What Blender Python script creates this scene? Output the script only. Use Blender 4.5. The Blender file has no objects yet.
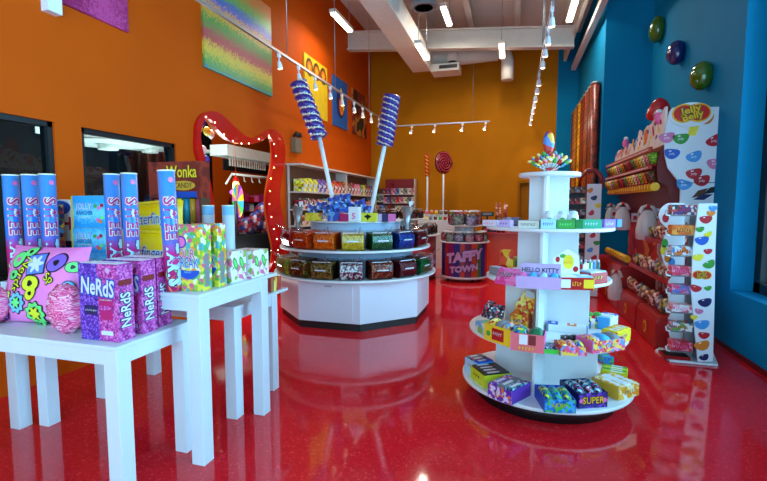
import bpy, bmesh, math, random
from mathutils import Matrix, Vector
random.seed(7)
PI=math.pi
C=bpy.context.scene.collection
# ---------------------------------------------------------------- room coordinates
F=440.;EYE=1.5
PITCH=math.atan(35.5/F);YAW=math.atan(129.5*math.cos(PITCH)/F)
def _ray(px,py):
    a=(px-383.5)/F;b=-(py-240.5)/F
    y=math.cos(PITCH)+b*math.sin(PITCH); z=-math.sin(PITCH)+b*math.cos(PITCH)
    c,s=math.cos(YAW),math.sin(YAW)
    return (a*c-y*s, a*s+y*c, z)
def GZ(px,py,z=0):
    r=_ray(px,py);t=(z-EYE)/r[2];return Vector((r[0]*t,r[1]*t,z))
def GX(px,py,X):
    r=_ray(px,py);t=X/r[0];return Vector((X,r[1]*t,EYE+r[2]*t))
def GY(px,py,Y):
    r=_ray(px,py);t=Y/r[1];return Vector((r[0]*t,Y,EYE+r[2]*t))
XL,XR,YB=-3.8,2.17,11.75
# ---------------------------------------------------------------- materials
def lin(c):
    o=[]
    for v in c[:3]:
        v=v/255.; o.append(v/12.92 if v<=.04045 else ((v+.055)/1.055)**2.4)
    return (*o,1)
MC={};MOTS=48
def flat(name,c,rough=.5,metal=0,coat=0,noise=.06,scale=8,bump=0,bs=60):
    if name in MC: return MC[name]
    m=bpy.data.materials.new(name); m.use_nodes=True; nt=m.node_tree; N=nt.nodes; L=nt.links
    b=N['Principled BSDF']; b.inputs['Roughness'].default_value=rough; b.inputs['Metallic'].default_value=metal
    b.inputs['Coat Weight'].default_value=coat
    tc=N.new('ShaderNodeTexCoord'); nz=N.new('ShaderNodeTexNoise'); nz.inputs['Scale'].default_value=scale
    L.new(tc.outputs['Object'],nz.inputs['Vector'])
    r=N.new('ShaderNodeValToRGB'); l=lin(c)
    r.color_ramp.elements[0].position=.3; r.color_ramp.elements[1].position=.7
    r.color_ramp.elements[0].color=tuple(v*(1-noise) for v in l[:3])+(1,)
    r.color_ramp.elements[1].color=tuple(min(1,v*(1+noise)) for v in l[:3])+(1,)
    L.new(nz.outputs['Fac'],r.inputs['Fac']); L.new(r.outputs['Color'],b.inputs['Base Color'])
    if bump:
        n2=N.new('ShaderNodeTexNoise'); n2.inputs['Scale'].default_value=bs; L.new(tc.outputs['Object'],n2.inputs['Vector'])
        bp=N.new('ShaderNodeBump'); bp.inputs['Strength'].default_value=bump; bp.inputs['Distance'].default_value=.01
        L.new(n2.outputs['Fac'],bp.inputs['Height']); L.new(bp.outputs['Normal'],b.inputs['Normal'])
    MC[name]=m; return m
def spots(name,cols,scale=30,rough=.4,bump=.0,kind='voronoi',stretch=(1,1,1),coat=0,dist=.01):
    """mottled print / candy: every cell picks one of cols"""
    if name in MC: return MC[name]
    m=bpy.data.materials.new(name); m.use_nodes=True; nt=m.node_tree; N=nt.nodes; L=nt.links
    b=N['Principled BSDF']; b.inputs['Roughness'].default_value=rough; b.inputs['Coat Weight'].default_value=coat
    tc=N.new('ShaderNodeTexCoord'); mp=N.new('ShaderNodeMapping'); mp.inputs['Scale'].default_value=stretch
    L.new(tc.outputs['Object'],mp.inputs['Vector'])
    r=N.new('ShaderNodeValToRGB'); r.color_ramp.interpolation='CONSTANT'
    n=len(cols); e=r.color_ramp.elements
    while len(e)<n: e.new(.5)
    for i,c in enumerate(cols): e[i].position=i/n; e[i].color=lin(c)
    if kind=='voronoi':
        v=N.new('ShaderNodeTexVoronoi'); v.inputs['Scale'].default_value=scale; L.new(mp.outputs['Vector'],v.inputs['Vector'])
        s=N.new('ShaderNodeSeparateColor'); L.new(v.outputs['Color'],s.inputs['Color']); L.new(s.outputs[0],r.inputs['Fac'])
        h=v.outputs['Distance']
    else:
        v=N.new('ShaderNodeTexNoise'); v.inputs['Scale'].default_value=scale; v.inputs['Detail'].default_value=1; L.new(mp.outputs['Vector'],v.inputs['Vector'])
        mr=N.new('ShaderNodeMapRange'); mr.inputs[1].default_value=.3; mr.inputs[2].default_value=.7
        L.new(v.outputs['Fac'],mr.inputs[0]); L.new(mr.outputs[0],r.inputs['Fac']); h=v.outputs['Fac']
    L.new(r.outputs['Color'],b.inputs['Base Color'])
    if bump:
        bp=N.new('ShaderNodeBump'); bp.inputs['Strength'].default_value=bump; bp.inputs['Distance'].default_value=dist; bp.invert=(kind=='voronoi')
        L.new(h,bp.inputs['Height']); L.new(bp.outputs['Normal'],b.inputs['Normal'])
    MC[name]=m; return m
def emit(name,c,s):
    if name in MC: return MC[name]
    m=bpy.data.materials.new(name); m.use_nodes=True; b=m.node_tree.nodes['Principled BSDF']
    b.inputs['Base Color'].default_value=lin(c); b.inputs['Emission Color'].default_value=lin(c); b.inputs['Emission Strength'].default_value=s
    MC[name]=m; return m
def glass(name,c=(235,240,245),a=.0,rough=.05,ior=1.35):
    """thin clear sheet: mostly lets light straight through, reflects at grazing angles"""
    if name in MC: return MC[name]
    m=bpy.data.materials.new(name); m.use_nodes=True; nt=m.node_tree; N=nt.nodes; L=nt.links; N.remove(N['Principled BSDF'])
    t=N.new('ShaderNodeBsdfTransparent'); t.inputs[0].default_value=lin(c); g=N.new('ShaderNodeBsdfGlossy'); g.inputs['Roughness'].default_value=rough
    f=N.new('ShaderNodeFresnel'); f.inputs['IOR'].default_value=ior; mx=N.new('ShaderNodeMixShader')
    L.new(f.outputs[0],mx.inputs[0]); L.new(t.outputs[0],mx.inputs[1]); L.new(g.outputs[0],mx.inputs[2]); L.new(mx.outputs[0],N['Material Output'].inputs['Surface'])
    MC[name]=m; return m
def bands(name,stops,axis=2,rough=.4,coat=0,mottle=0):
    """printed colour bands along an object axis; stops=[(pos in metres,colour)]; linear=False"""
    if name in MC: return MC[name]
    m=bpy.data.materials.new(name); m.use_nodes=True; nt=m.node_tree; N=nt.nodes; L=nt.links
    b=N['Principled BSDF']; b.inputs['Roughness'].default_value=rough; b.inputs['Coat Weight'].default_value=coat
    tc=N.new('ShaderNodeTexCoord'); s=N.new('ShaderNodeSeparateXYZ'); L.new(tc.outputs['Object'],s.inputs[0])
    lo=stops[0][0]; hi=stops[-1][0]+1e-6
    mr=N.new('ShaderNodeMapRange'); mr.inputs[1].default_value=lo; mr.inputs[2].default_value=hi
    L.new(s.outputs[axis],mr.inputs[0])
    r=N.new('ShaderNodeValToRGB'); r.color_ramp.interpolation='CONSTANT' if not mottle else 'EASE'; e=r.color_ramp.elements
    while len(e)<len(stops): e.new(.5)
    for i,(p,c) in enumerate(stops): e[i].position=min(1,(p-lo)/(hi-lo)); e[i].color=lin(c)
    if mottle:
        nz=N.new('ShaderNodeTexNoise'); nz.inputs['Scale'].default_value=MOTS; nz.inputs['Detail'].default_value=6; L.new(tc.outputs['Object'],nz.inputs['Vector'])
        ma=N.new('ShaderNodeMath'); ma.operation='MULTIPLY_ADD'; L.new(nz.outputs['Fac'],ma.inputs[0]); ma.inputs[1].default_value=mottle; L.new(mr.outputs[0],ma.inputs[2]); L.new(ma.outputs[0],r.inputs['Fac'])
    else: L.new(mr.outputs[0],r.inputs['Fac'])
    L.new(r.outputs['Color'],b.inputs['Base Color'])
    MC[name]=m; return m
# ---------------------------------------------------------------- text outlines
TX={}
def textmesh(s,off=0,res=2):
    k=(s,off)
    if k in TX: return TX[k]
    if s[0]=='~':                                   # print too small to read: slanted strokes
        n=int(s[1:]); v=[];f=[]; q=random.Random(n)
        for i in range(n):
            x=(i-n/2)*.5; h=.28+.1*q.random(); w=.3; o=off*.8
            for (a,c_,d,e) in ((0,-h,.11,h),(0,q.choice((-h,h-.12,0)),w,0)):
                if e==0: e=c_+.12
                k0=len(v); v+=[(x+a-o,c_-o,0),(x+a+d+o,c_-o,0),(x+a+d+o+.05,e+o,0),(x+a-o+.05,e+o,0)]; f.append((k0,k0+1,k0+2,k0+3))
        TX[k]=(v,f,n*.5); return TX[k]
    cu=bpy.data.curves.new('lettering','FONT'); cu.body=s; cu.size=1; cu.offset=off; cu.align_x='CENTER'; cu.align_y='CENTER'; cu.resolution_u=res
    o=bpy.data.objects.new('lettering',cu); C.objects.link(o)
    me=bpy.data.meshes.new_from_object(o.evaluated_get(bpy.context.evaluated_depsgraph_get()))
    v=[tuple(q.co) for q in me.vertices]; f=[tuple(p.vertices) for p in me.polygons]
    bpy.data.objects.remove(o); bpy.data.curves.remove(cu); bpy.data.meshes.remove(me)
    w=max([abs(q[0]) for q in v]+[.01])*2
    TX[k]=(v,f,w); return TX[k]
# ---------------------------------------------------------------- mesh builder
def TR(x=0,y=0,z=0,rx=0,ry=0,rz=0,s=1):
    return Matrix.Translation((x,y,z))@Matrix.Rotation(math.radians(rz),4,'Z')@Matrix.Rotation(math.radians(ry),4,'Y')@Matrix.Rotation(math.radians(rx),4,'X')@Matrix.Scale(s,4)
FRONT=Matrix.Rotation(PI/2,4,'X')                       # text / outline plane facing -Y
RIGHT=Matrix.Rotation(PI/2,4,'Z')@FRONT                 # facing +X
LEFT=Matrix.Rotation(-PI/2,4,'Z')@FRONT                 # facing -X
def at(M,x,y,z): return Matrix.Translation((x,y,z))@M
class MB:
    def __init__(s): s.v=[];s.f=[];s.mi=[];s.sm=[];s.ms=[];s.cur=0
    def m(s,mat):
        if mat not in s.ms: s.ms.append(mat)
        s.cur=s.ms.index(mat); return s
    def add(s,vs,fs,M=None,smooth=False):
        n=len(s.v)
        for q in vs:
            q=Vector(q); s.v.append(tuple(M@q) if M is not None else tuple(q))
        for f in fs: s.f.append(tuple(n+i for i in f)); s.mi.append(s.cur); s.sm.append(smooth)
        return s
    def box(s,x,y,z,w,d,h,M=None):
        """x,y centre; z base"""
        a,b=w/2,d/2
        vs=[(x-a,y-b,z),(x+a,y-b,z),(x+a,y+b,z),(x-a,y+b,z),(x-a,y-b,z+h),(x+a,y-b,z+h),(x+a,y+b,z+h),(x-a,y+b,z+h)]
        return s.add(vs,[(3,2,1,0),(4,5,6,7),(0,1,5,4),(1,2,6,5),(2,3,7,6),(3,0,4,7)],M)
    def lathe(s,prof,n=24,M=None,smooth=True,cap=True):
        vs=[];fs=[]
        for r,z in prof:
            for i in range(n): a=2*PI*i/n; vs.append((r*math.cos(a),r*math.sin(a),z))
        for j in range(len(prof)-1):
            for i in range(n): k=(i+1)%n; fs.append((j*n+i,j*n+k,(j+1)*n+k,(j+1)*n+i))
        s.add(vs,fs,M,smooth)
        if cap:
            k=len(s.v)-len(vs)
            if prof[0][0]>1e-4: s.f.append(tuple(k+i for i in reversed(range(n)))); s.mi.append(s.cur); s.sm.append(False)
            if prof[-1][0]>1e-4: k+=(len(prof)-1)*n; s.f.append(tuple(k+i for i in range(n))); s.mi.append(s.cur); s.sm.append(False)
        return s
    def cyl(s,x,y,z,r,h,n=20,M=None,r2=None):
        T=Matrix.Translation((x,y,z)); 
        if M is not None: T=M@T
        return s.lathe([(r,0),(r if r2 is None else r2,h)],n,T)
    def tube(s,pts,r,n=8,M=None):
        pts=[Vector(p) for p in pts]; rs=r if isinstance(r,list) else [r]*len(pts)
        vs=[];fs=[];up=Vector((0,0,1))
        for i,p in enumerate(pts):
            d=(pts[min(i+1,len(pts)-1)]-pts[max(i-1,0)]).normalized()
            u=up if abs(d.dot(up))<.95 else Vector((1,0,0))
            a=d.cross(u).normalized(); b=d.cross(a).normalized()
            for k in range(n):
                t=2*PI*k/n; vs.append(tuple(p+a*math.cos(t)*rs[i]+b*math.sin(t)*rs[i]))
        for j in range(len(pts)-1):
            for k in range(n): q=(k+1)%n; fs.append((j*n+k,(j+1)*n+k,(j+1)*n+q,j*n+q))
        s.add(vs,fs,M,True)
        k=len(s.v)-len(vs)
        s.f.append(tuple(k+i for i in range(n))); s.mi.append(s.cur); s.sm.append(False)
        k+=(len(pts)-1)*n; s.f.append(tuple(k+i for i in reversed(range(n)))); s.mi.append(s.cur); s.sm.append(False)
        return s
    def prism(s,out,t,M=None,smooth=False):
        """outline in local XY, thickness 0..t along Z"""
        n=len(out); ar=sum(out[i][0]*out[(i+1)%n][1]-out[(i+1)%n][0]*out[i][1] for i in range(n))
        if ar<0: out=out[::-1]
        vs=[(x,y,0) for x,y in out]+[(x,y,t) for x,y in out]
        fs=[tuple(reversed(range(n))),tuple(range(n,2*n))]
        s.add(vs,fs,M,False); k=len(s.v)-2*n
        for i in range(n):
            q=(i+1)%n; s.f.append((k+i,k+q,k+n+q,k+n+i)); s.mi.append(s.cur); s.sm.append(smooth)
        return s
    def oval(s,rx,ry,M,n=16,bean=0,t=None,rot=0):
        o=[]
        for i in range(n):
            a=2*PI*i/n; x=rx*math.cos(a); y=ry*math.sin(a); y+=bean*(x*x/rx-rx*.5); c,q=math.cos(rot),math.sin(rot)
            o.append((x*c-y*q,x*q+y*c))
        if t: return s.prism(o,t,M)
        return s.add([(x,y,0) for x,y in o],[tuple(range(n))],M)
    def ball(s,r,M=None,n=14,k=8,fn=None):
        vs=[];fs=[]
        for j in range(k+1):
            ph=-PI/2+PI*j/k
            for i in range(n):
                a=2*PI*i/n; q=Vector((math.cos(ph)*math.cos(a),math.cos(ph)*math.sin(a),math.sin(ph)))
                q=Vector((q.x*r[0],q.y*r[1],q.z*r[2])) if isinstance(r,tuple) else q*r
                vs.append(tuple(fn(q)) if fn else tuple(q))
        for j in range(k):
            for i in range(n): q=(i+1)%n; fs.append((j*n+i,j*n+q,(j+1)*n+q,(j+1)*n+i))
        return s.add(vs,fs,M,True)
    def text(s,t,size,M,off=0,fn=None,sh=0,w=None,dz=0):
        v,f,W=textmesh(t,off); kx=(w/textmesh(t,0)[2]/size if w else 1)
        vs=[((x*kx+sh*y)*size,y*size,dz) for x,y,z in v]
        if fn: vs=[fn(*q) for q in vs]
        return s.add(vs,f,M)
    def logo(s,t,size,M,ci,co,w=None,off=.05,fn=None,sh=0,fo=0.0):
        s.m(co).text(t,size,M,off,fn,sh,w,dz=.001); s.m(ci).text(t,size,M,fo,fn,sh,w,dz=.002); return s
    def build(s,name,parent=None,loc=None,bevel=0,label=None,rz=0):
        me=bpy.data.meshes.new(name); me.from_pydata(s.v,[],s.f)
        for m in s.ms: me.materials.append(m)
        me.polygons.foreach_set('material_index',s.mi); me.polygons.foreach_set('use_smooth',s.sm); me.update()
        o=bpy.data.objects.new(name,me); C.objects.link(o)
        if parent: o.parent=parent
        if loc is not None: o.location=loc
        if rz: o.rotation_euler.z=rz
        if bevel:
            b=o.modifiers.new('edge','BEVEL'); b.width=bevel; b.segments=2; b.limit_method='ANGLE'
        if label: o['label']=label
        return o
def thing(name,label,cat,loc=(0,0,0),rz=0,group=None):
    o=bpy.data.objects.new(name,None); C.objects.link(o); o.empty_display_size=.1
    o.location=loc; o.rotation_euler=(0,0,rz); o['label']=label; o['category']=cat
    if group: o['group']=group
    return o
def tag(o,label,cat,group=None,kind=None):
    o['label']=label; o['category']=cat
    if group: o['group']=group
    if kind: o['kind']=kind
    return o
def struct(o,label=None):
    o['kind']='structure'
    if label: o['label']=label
    return o
def copy_tree(o,parent=None):
    c=o.copy(); C.objects.link(c); c.parent=parent
    for ch in list(o.children): copy_tree(ch,c)
    return c
def box_at(mat,x0,x1,y0,y1,z0,z1,name,**k):
    return MB().m(mat).box((x0+x1)/2,(y0+y1)/2,z0,x1-x0,y1-y0,z1-z0).build(name,**k)
def smooth_loop(p,k=4):
    o=[];n=len(p)
    for i in range(n):
        a,b,c,d=[Vector((*p[(i+j)%n],0)) for j in (-1,0,1,2)]
        for q in range(k):
            t=q/k; v=.5*((2*b)+(c-a)*t+(2*a-5*b+4*c-d)*t*t+(3*b-a-3*c+d)*t**3); o.append((v.x,v.y))
    return o
ORD=['first','second','third','fourth','fifth','sixth','seventh','eighth','ninth','tenth','eleventh','twelfth','thirteenth']
# common materials
WHITE=flat('white_lacquer',(212,220,228),.35,noise=.01)
LAM=flat('white_laminate',(228,230,232),.4,noise=.015)
BLACK=flat('black_plastic',(18,18,20),.4)
PORC=flat('pale_print',(235,238,242),.45,noise=.01)
RED=flat('red_lacquer',(190,20,20),.3)
YEL=flat('yellow_print',(250,215,30),.45); GRN=flat('green_print',(70,160,60),.45); BLU=flat('blue_print',(30,80,190),.45)
CYA=flat('sky_blue_print',(70,170,235),.4); PNK=flat('pink_print',(238,110,175),.45); PUR=flat('purple_print',(100,50,160),.45)
ORA=flat('orange_print',(240,120,30),.45); NAV=flat('navy_print',(25,30,90),.45); MAG=flat('magenta_print',(190,30,110),.45)
DKR=flat('dark_red_print',(130,15,20),.4); GOLD=flat('gold_print',(225,170,40),.4); BRN=flat('brown_print',(90,50,25),.5)
LBL=flat('pale_blue_print',(170,215,240),.45); LIL=flat('lilac_print',(205,170,220),.45); GRY=flat('grey_print',(130,130,135),.5)
METAL=flat('brushed_metal',(170,170,172),.35,metal=.8); PAINTM=flat('cream_painted_metal',(226,220,208),.55,noise=.03)
CLEAR=glass('clear_acrylic',(248,250,252))
BEANC=[flat('bean_red',(190,25,40),.35),flat('bean_green',(60,150,50),.35),flat('bean_blue',(35,90,190),.35),flat('bean_yellow',(235,215,50),.35),flat('bean_sky',(70,150,220),.35),flat('bean_orange',(225,130,40),.35),flat('bean_pink',(215,120,165),.35),flat('bean_navy',(30,35,90),.35)]
SHINE=flat('bean_highlight',(240,240,245),.35)
WORLD=4.3;EXPO=0.0
# ================================================================ SETTING
def mat_floor():
    m=bpy.data.materials.new('red_terrazzo'); m.use_nodes=True; nt=m.node_tree; N=nt.nodes; L=nt.links; b=N['Principled BSDF']
    tc=N.new('ShaderNodeTexCoord'); v=N.new('ShaderNodeTexVoronoi'); v.inputs['Scale'].default_value=90; L.new(tc.outputs['Object'],v.inputs['Vector'])
    s=N.new('ShaderNodeSeparateColor'); L.new(v.outputs['Color'],s.inputs['Color'])
    r=N.new('ShaderNodeValToRGB'); e=r.color_ramp.elements; e[0].color=lin((220,24,36)); e[0].position=.0; e[1].color=lin((250,60,70)); e[1].position=1
    x=e.new(.9); x.color=lin((236,32,44))
    L.new(s.outputs[0],r.inputs['Fac'])
    nz=N.new('ShaderNodeTexNoise'); nz.inputs['Scale'].default_value=1.3; nz.inputs['Detail'].default_value=3; L.new(tc.outputs['Object'],nz.inputs['Vector'])
    mx=N.new('ShaderNodeMix'); mx.data_type='RGBA'; mx.blend_type='MULTIPLY'; mx.inputs[0].default_value=.25; L.new(r.outputs['Color'],mx.inputs[6]); L.new(nz.outputs['Fac'],mx.inputs[7])
    L.new(mx.outputs[2],b.inputs['Base Color'])
    rr=N.new('ShaderNodeMapRange'); rr.inputs[3].default_value=.03; rr.inputs[4].default_value=.11; L.new(nz.outputs['Fac'],rr.inputs[0]); L.new(rr.outputs[0],b.inputs['Roughness'])
    b.inputs['IOR'].default_value=1.55
    return m
def mat_wall(name,c,**k):
    m=flat(name,c,.7,noise=.04,scale=1.5,bump=.08,bs=180,**k); m.node_tree.nodes['Principled BSDF'].inputs['Specular IOR Level'].default_value=.12; return m
ORW=mat_wall('orange_wall_paint',(204,80,1)); AMW=mat_wall('amber_wall_paint',(188,117,3)); BLW=mat_wall('blue_wall_paint',(0,126,172)); 
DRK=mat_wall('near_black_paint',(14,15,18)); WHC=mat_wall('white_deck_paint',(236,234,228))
struct(box_at(mat_floor(),XL-.1,XR+.3,-2.6,YB+.2,-.12,0,'floor'))
# --- left wall with two windows and the curvy opening
def loop3(bm,pts): 
    vs=[bm.verts.new(p) for p in pts]
    return [bm.edges.new((vs[i],vs[(i+1)%len(vs)])) for i in range(len(vs))]
OUT=[(193,135),(194,124),(199,115),(207,111.5),(216,113),(226,121),(236,131),(245,137),(252,138),(260,134),(267,129.5),(274,131),(280,138),(283,150),(281.5,165),(279,180),(277.5,198),(280,215),(284,232),(287,250),(286,268),(277,284),(255,290),(230,294),(208,294),(199,285),(200,268),(205,248),(207,225),(206,205),(202,185),(197,165),(193,150)]
INN=[(197.6,139),(198.7,128),(202,120),(208,120),(215,130),(224,139),(233,143),(247,144.5),(260.5,140.5),(266,136),(270,141.6),(271.5,155),(270,169),(266.5,187),(265,201),(266,215),(269,232),(272,248),(270,263),(262,274),(245,279),(228,282),(213,282),(207,274),(208,260),(211,242),(212,225),(211,205),(207,180),(202,160)]
def yz(p): q=GX(p[0],p[1],XL); return (q.y,q.z)
OUTW=smooth_loop([yz(p) for p in OUT],3); INNW=smooth_loop([yz(p) for p in INN],3)
bm=bmesh.new()
W1=(-1.2,2.50,.85,2.212); W2=(2.906+.24,4.33,.85,2.212)
W1=(-.6,2.90,.85,2.212); 
E_=loop3(bm,[(XL,-2.6,0),(XL,YB,0),(XL,YB,6.6),(XL,-2.6,6.6)])
for w in (W1,W2): E_+=loop3(bm,[(XL,w[0],w[2]),(XL,w[1],w[2]),(XL,w[1],w[3]),(XL,w[0],w[3])])
MIDW=[((a[0]),(a[1])) for a in smooth_loop([((yz(p)[0]),(yz(p)[1])) for p in INN],3)]
cy=sum(p[0] for p in MIDW)/len(MIDW); cz=sum(p[1] for p in MIDW)/len(MIDW)
E_+=loop3(bm,[(XL,cy+(p[0]-cy)*1.05,cz+(p[1]-cz)*1.03) for p in INNW])
bmesh.ops.triangle_fill(bm,edges=E_,use_beauty=True,use_dissolve=False,normal=(1,0,0))
bmesh.ops.recalc_face_normals(bm,faces=bm.faces)
me=bpy.data.meshes.new('wall_left'); 
for f in bm.faces:
    if f.normal.x<0: f.normal_flip()
bm.to_mesh(me); bm.free(); me.materials.append(ORW)
wl=bpy.data.objects.new('wall_left',me); C.objects.link(wl); so=wl.modifiers.new('thick','SOLIDIFY'); so.thickness=.05; so.offset=-1; struct(wl)
# window frames + panes
TG=glass('window_glass',(225,232,235),rough=.02)
def window_left(n,w):
    y0,y1,z0,z1=w; b=MB().m(BLACK); x=XL-.07; t=.045
    b.box(x,y0+t/2,z0,.09,t,z1-z0).box(x,y1-t/2,z0,.09,t,z1-z0).box(x,(y0+y1)/2,z1-t,.09,y1-y0,t).box(x,(y0+y1)/2,z0,.09,y1-y0,t)
    o=struct(b.build('window_%d'%n)); g=MB().m(TG).box(x,(y0+y1)/2,z0+t,.008,y1-y0-2*t,z1-z0-2*t).build('pane',parent=o)
window_left(1,W1); window_left(2,W2)
# back wall, door, right wall
gapL,gapR=GY(520,183,YB).x,GY(534,183,YB).x; dt=GY(520,183,YB).z
dL,dR=gapL,gapL+.74
XBL=.974
b=MB().m(AMW).box((XL+dL)/2,YB+.1,0,dL-XL,.2,6.6).box((dL+dR)/2,YB+.1,dt,dR-dL,.2,6.6-dt).box((dR+XBL)/2,YB+.1,0,XBL-dR,.2,6.6)
b.m(BLW).box((XBL+XR)/2+.1,YB+.1,0,XR-XBL+.2,.2,6.6)
struct(b.build('wall_back'))
DOORM=mat_wall('ochre_door_paint',(160,100,12))
d=struct(MB().m(DOORM).box((dL+dR)/2,YB+.1,0,dR-dL,.05,dt).build('door_1'))
MB().m(METAL).box(0,0,0,.03,.05,.03).tube([(0,-.05,.015),(.11,-.05,.015)],.01).build('door_handle',parent=d,loc=(dL+.1,YB+.05,1.02))
struct(MB().m(DOORM).box(dL-.03,YB-.01,0,.06,.03,dt+.06).box(dR+.03,YB-.01,0,.06,.03,dt+.06).box((dL+dR)/2,YB-.01,dt,dR-dL,.03,.06).build('trim_1'))
XT=1.45
struct(MB().m(BLW).box((XT+XR+.2)/2,(8.5+YB)/2,0,XR+.2-XT,YB-8.5,6.6).build('wall_far_right'))
RW0,RW1,RZ0,RZ1=1.2,5.32,.62,3.9
b=MB().m(BLW); x=XR+.15
b.box(x,(-2.6+RW0)/2,0,.3,RW0+2.6,6.6).box(x,(RW1+8.5)/2,0,.3,8.5-RW1,6.6).box(x,(RW0+RW1)/2,0,.3,RW1-RW0,RZ0).box(x,(RW0+RW1)/2,RZ1,.3,RW1-RW0,6.6-RZ1)
struct(b.build('wall_right'))
b=MB().m(BLACK); x=XR+.24
for yy in (RW1-.06,RW0+.06,(RW0+RW1)/2,RW0+1.05,RW1-1.05): b.box(x,yy,RZ0,.08,.12,RZ1-RZ0)
b.box(x,(RW0+RW1)/2,RZ0,.08,RW1-RW0,.1).box(x,(RW0+RW1)/2,RZ1-.1,.08,RW1-RW0,.1)
w3=struct(b.build('window_3')); MB().m(TG).box(x,(RW0+RW1)/2,RZ0+.1,.01,RW1-RW0-.1,RZ1-RZ0-.2).build('pane',parent=w3)
BB=flat('dark_red_baseboard',(110,20,24),.35)
struct(box_at(BB,XR-.012,XR,-2.6,8.5,0,.05,'baseboard_right'))
# shop front behind the camera: header and mullions
b=MB().m(BLACK)
b.box(-.8,-2.55,4.3,6.2,.12,.2)
for xx in (-3.75,-2.2,-.7,.8,2.2): b.box(xx,-2.55,0,.07,.1,4.3)
struct(b.build('window_4'))
struct(box_at(ORW,XL-.1,XR+.3,-2.66,-2.5,4.5,6.6,'wall_front'))
# ceiling deck sloping down to the right, joists and big girder
def zdeck(x): return 6.05-(x+3.8)*.085
def slab(b,x0,x1,y0,y1,f0,f1):
    b.add([(x0,y0,f0(x0)),(x1,y0,f0(x1)),(x1,y1,f0(x1)),(x0,y1,f0(x0)),(x0,y0,f1(x0)),(x1,y0,f1(x1)),(x1,y1,f1(x1)),(x0,y1,f1(x0))],[(3,2,1,0),(4,5,6,7),(0,1,5,4),(1,2,6,5),(2,3,7,6),(3,0,4,7)])
b=MB().m(WHC); slab(b,XL-.2,XR+.4,-2.6,YB+.2,zdeck,lambda x:zdeck(x)+.1); struct(b.build('ceiling'))
for i,xx in enumerate((-3.0,-2.0,-1.0,0.0,1.0,1.9)):
    b=MB().m(PAINTM)
    b.box(xx,(YB-2.6)/2,zdeck(xx)-.25,.02,YB+2.6,.25).box(xx,(YB-2.6)/2,zdeck(xx)-.26,.12,YB+2.6,.02)
    struct(b.build('trim_%d'%(i+2)))
def gird(y,n):
    b=MB().m(PAINTM); lo=lambda x:5.11-(x+3.8)*.083; hi=lambda x:lo(x)+.42
    slab(b,XL,1.12,y-.015,y+.015,lo,hi); slab(b,XL,1.12,y-.09,y+.09,lo,lambda x:lo(x)+.03); slab(b,XL,1.12,y-.09,y+.09,lambda x:hi(x)-.03,hi)
    struct(b.build('trim_%d'%n))
gird(10.0,10); 
# diagonal brace girder in the right corner and its shelf
b=MB().m(PAINTM)
b.box(1.32,9.4,4.72,.1,4.6,.1).box(1.12,9.4,4.95,.06,4.6,.3)
struct(b.build('trim_11'))
for i,yy in enumerate((2.0,4.6,7.2)):
    b=MB().m(PAINTM); slab(b,XL,XR,yy-.05,yy+.05,lambda x:zdeck(x)-.14,lambda x:zdeck(x)-.02); struct(b.build('trim_%d'%(i+12)))
# neighbouring unit seen through the openings
NX=-10.4
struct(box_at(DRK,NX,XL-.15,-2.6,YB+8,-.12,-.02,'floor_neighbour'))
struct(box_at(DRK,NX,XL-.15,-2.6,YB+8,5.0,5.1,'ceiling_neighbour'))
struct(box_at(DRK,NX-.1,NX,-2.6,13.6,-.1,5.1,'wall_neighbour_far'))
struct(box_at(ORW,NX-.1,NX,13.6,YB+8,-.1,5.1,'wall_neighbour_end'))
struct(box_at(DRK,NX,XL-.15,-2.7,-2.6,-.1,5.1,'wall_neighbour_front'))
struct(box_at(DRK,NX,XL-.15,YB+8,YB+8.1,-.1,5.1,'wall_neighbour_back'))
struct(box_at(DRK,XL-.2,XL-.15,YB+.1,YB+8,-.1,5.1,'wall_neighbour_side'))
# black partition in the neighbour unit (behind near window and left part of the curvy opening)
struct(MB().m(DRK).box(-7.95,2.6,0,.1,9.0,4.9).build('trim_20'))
# ================================================================ ceiling fittings
def lamp_area(name,loc,rot,sx,sy,power,col,spread=None):
    l=bpy.data.lights.new(name,'AREA'); l.shape='RECTANGLE'; l.size=sx; l.size_y=sy; l.energy=power; l.color=col
    if spread: l.spread=spread
    o=bpy.data.objects.new(name,l); C.objects.link(o); o.location=loc; o.rotation_euler=rot; return o
TUBE=emit('lit_tube',(255,240,222),9)
FIX=[(342,23,4.9,'by the left wall above the posters'),(446.5,17,5.15,'above the big white girder'),(422.5,52.5,4.35,'beside the end of the square duct'),(502,51.5,4.75,'in front of the amber wall, right of the duct elbow'),(572,12,4.9,'beside the upper blue wall')]
proto=None
for px,py,z,where in FIX:
    p=GZ(px,py,z)
    if proto is None:
        t=thing('ceiling_light','x','ceiling light',p)
        MB().m(PAINTM).box(0,0,.015,.13,.92,.06).build('housing',parent=t,bevel=.006)
        MB().m(TUBE).box(0,0,-.012,.095,.86,.026).build('diffuser',parent=t)
        MB().m(METAL).tube([(0,-.38,.07),(0,-.38,.9)],.006,6).build('hanger',parent=t); MB().m(METAL).tube([(0,.38,.07),(0,.38,.9)],.006,6).build('hanger',parent=t)
        l=lamp_area('tube_light',(0,0,-.05),(0,0,0),.1,.9,24,(1,.9,.78)); l.parent=t
        proto=t
    else: t=copy_tree(proto); t.location=p
    t['label']='lit linear ceiling light '+where; t['group']='linear ceiling lights'
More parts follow.
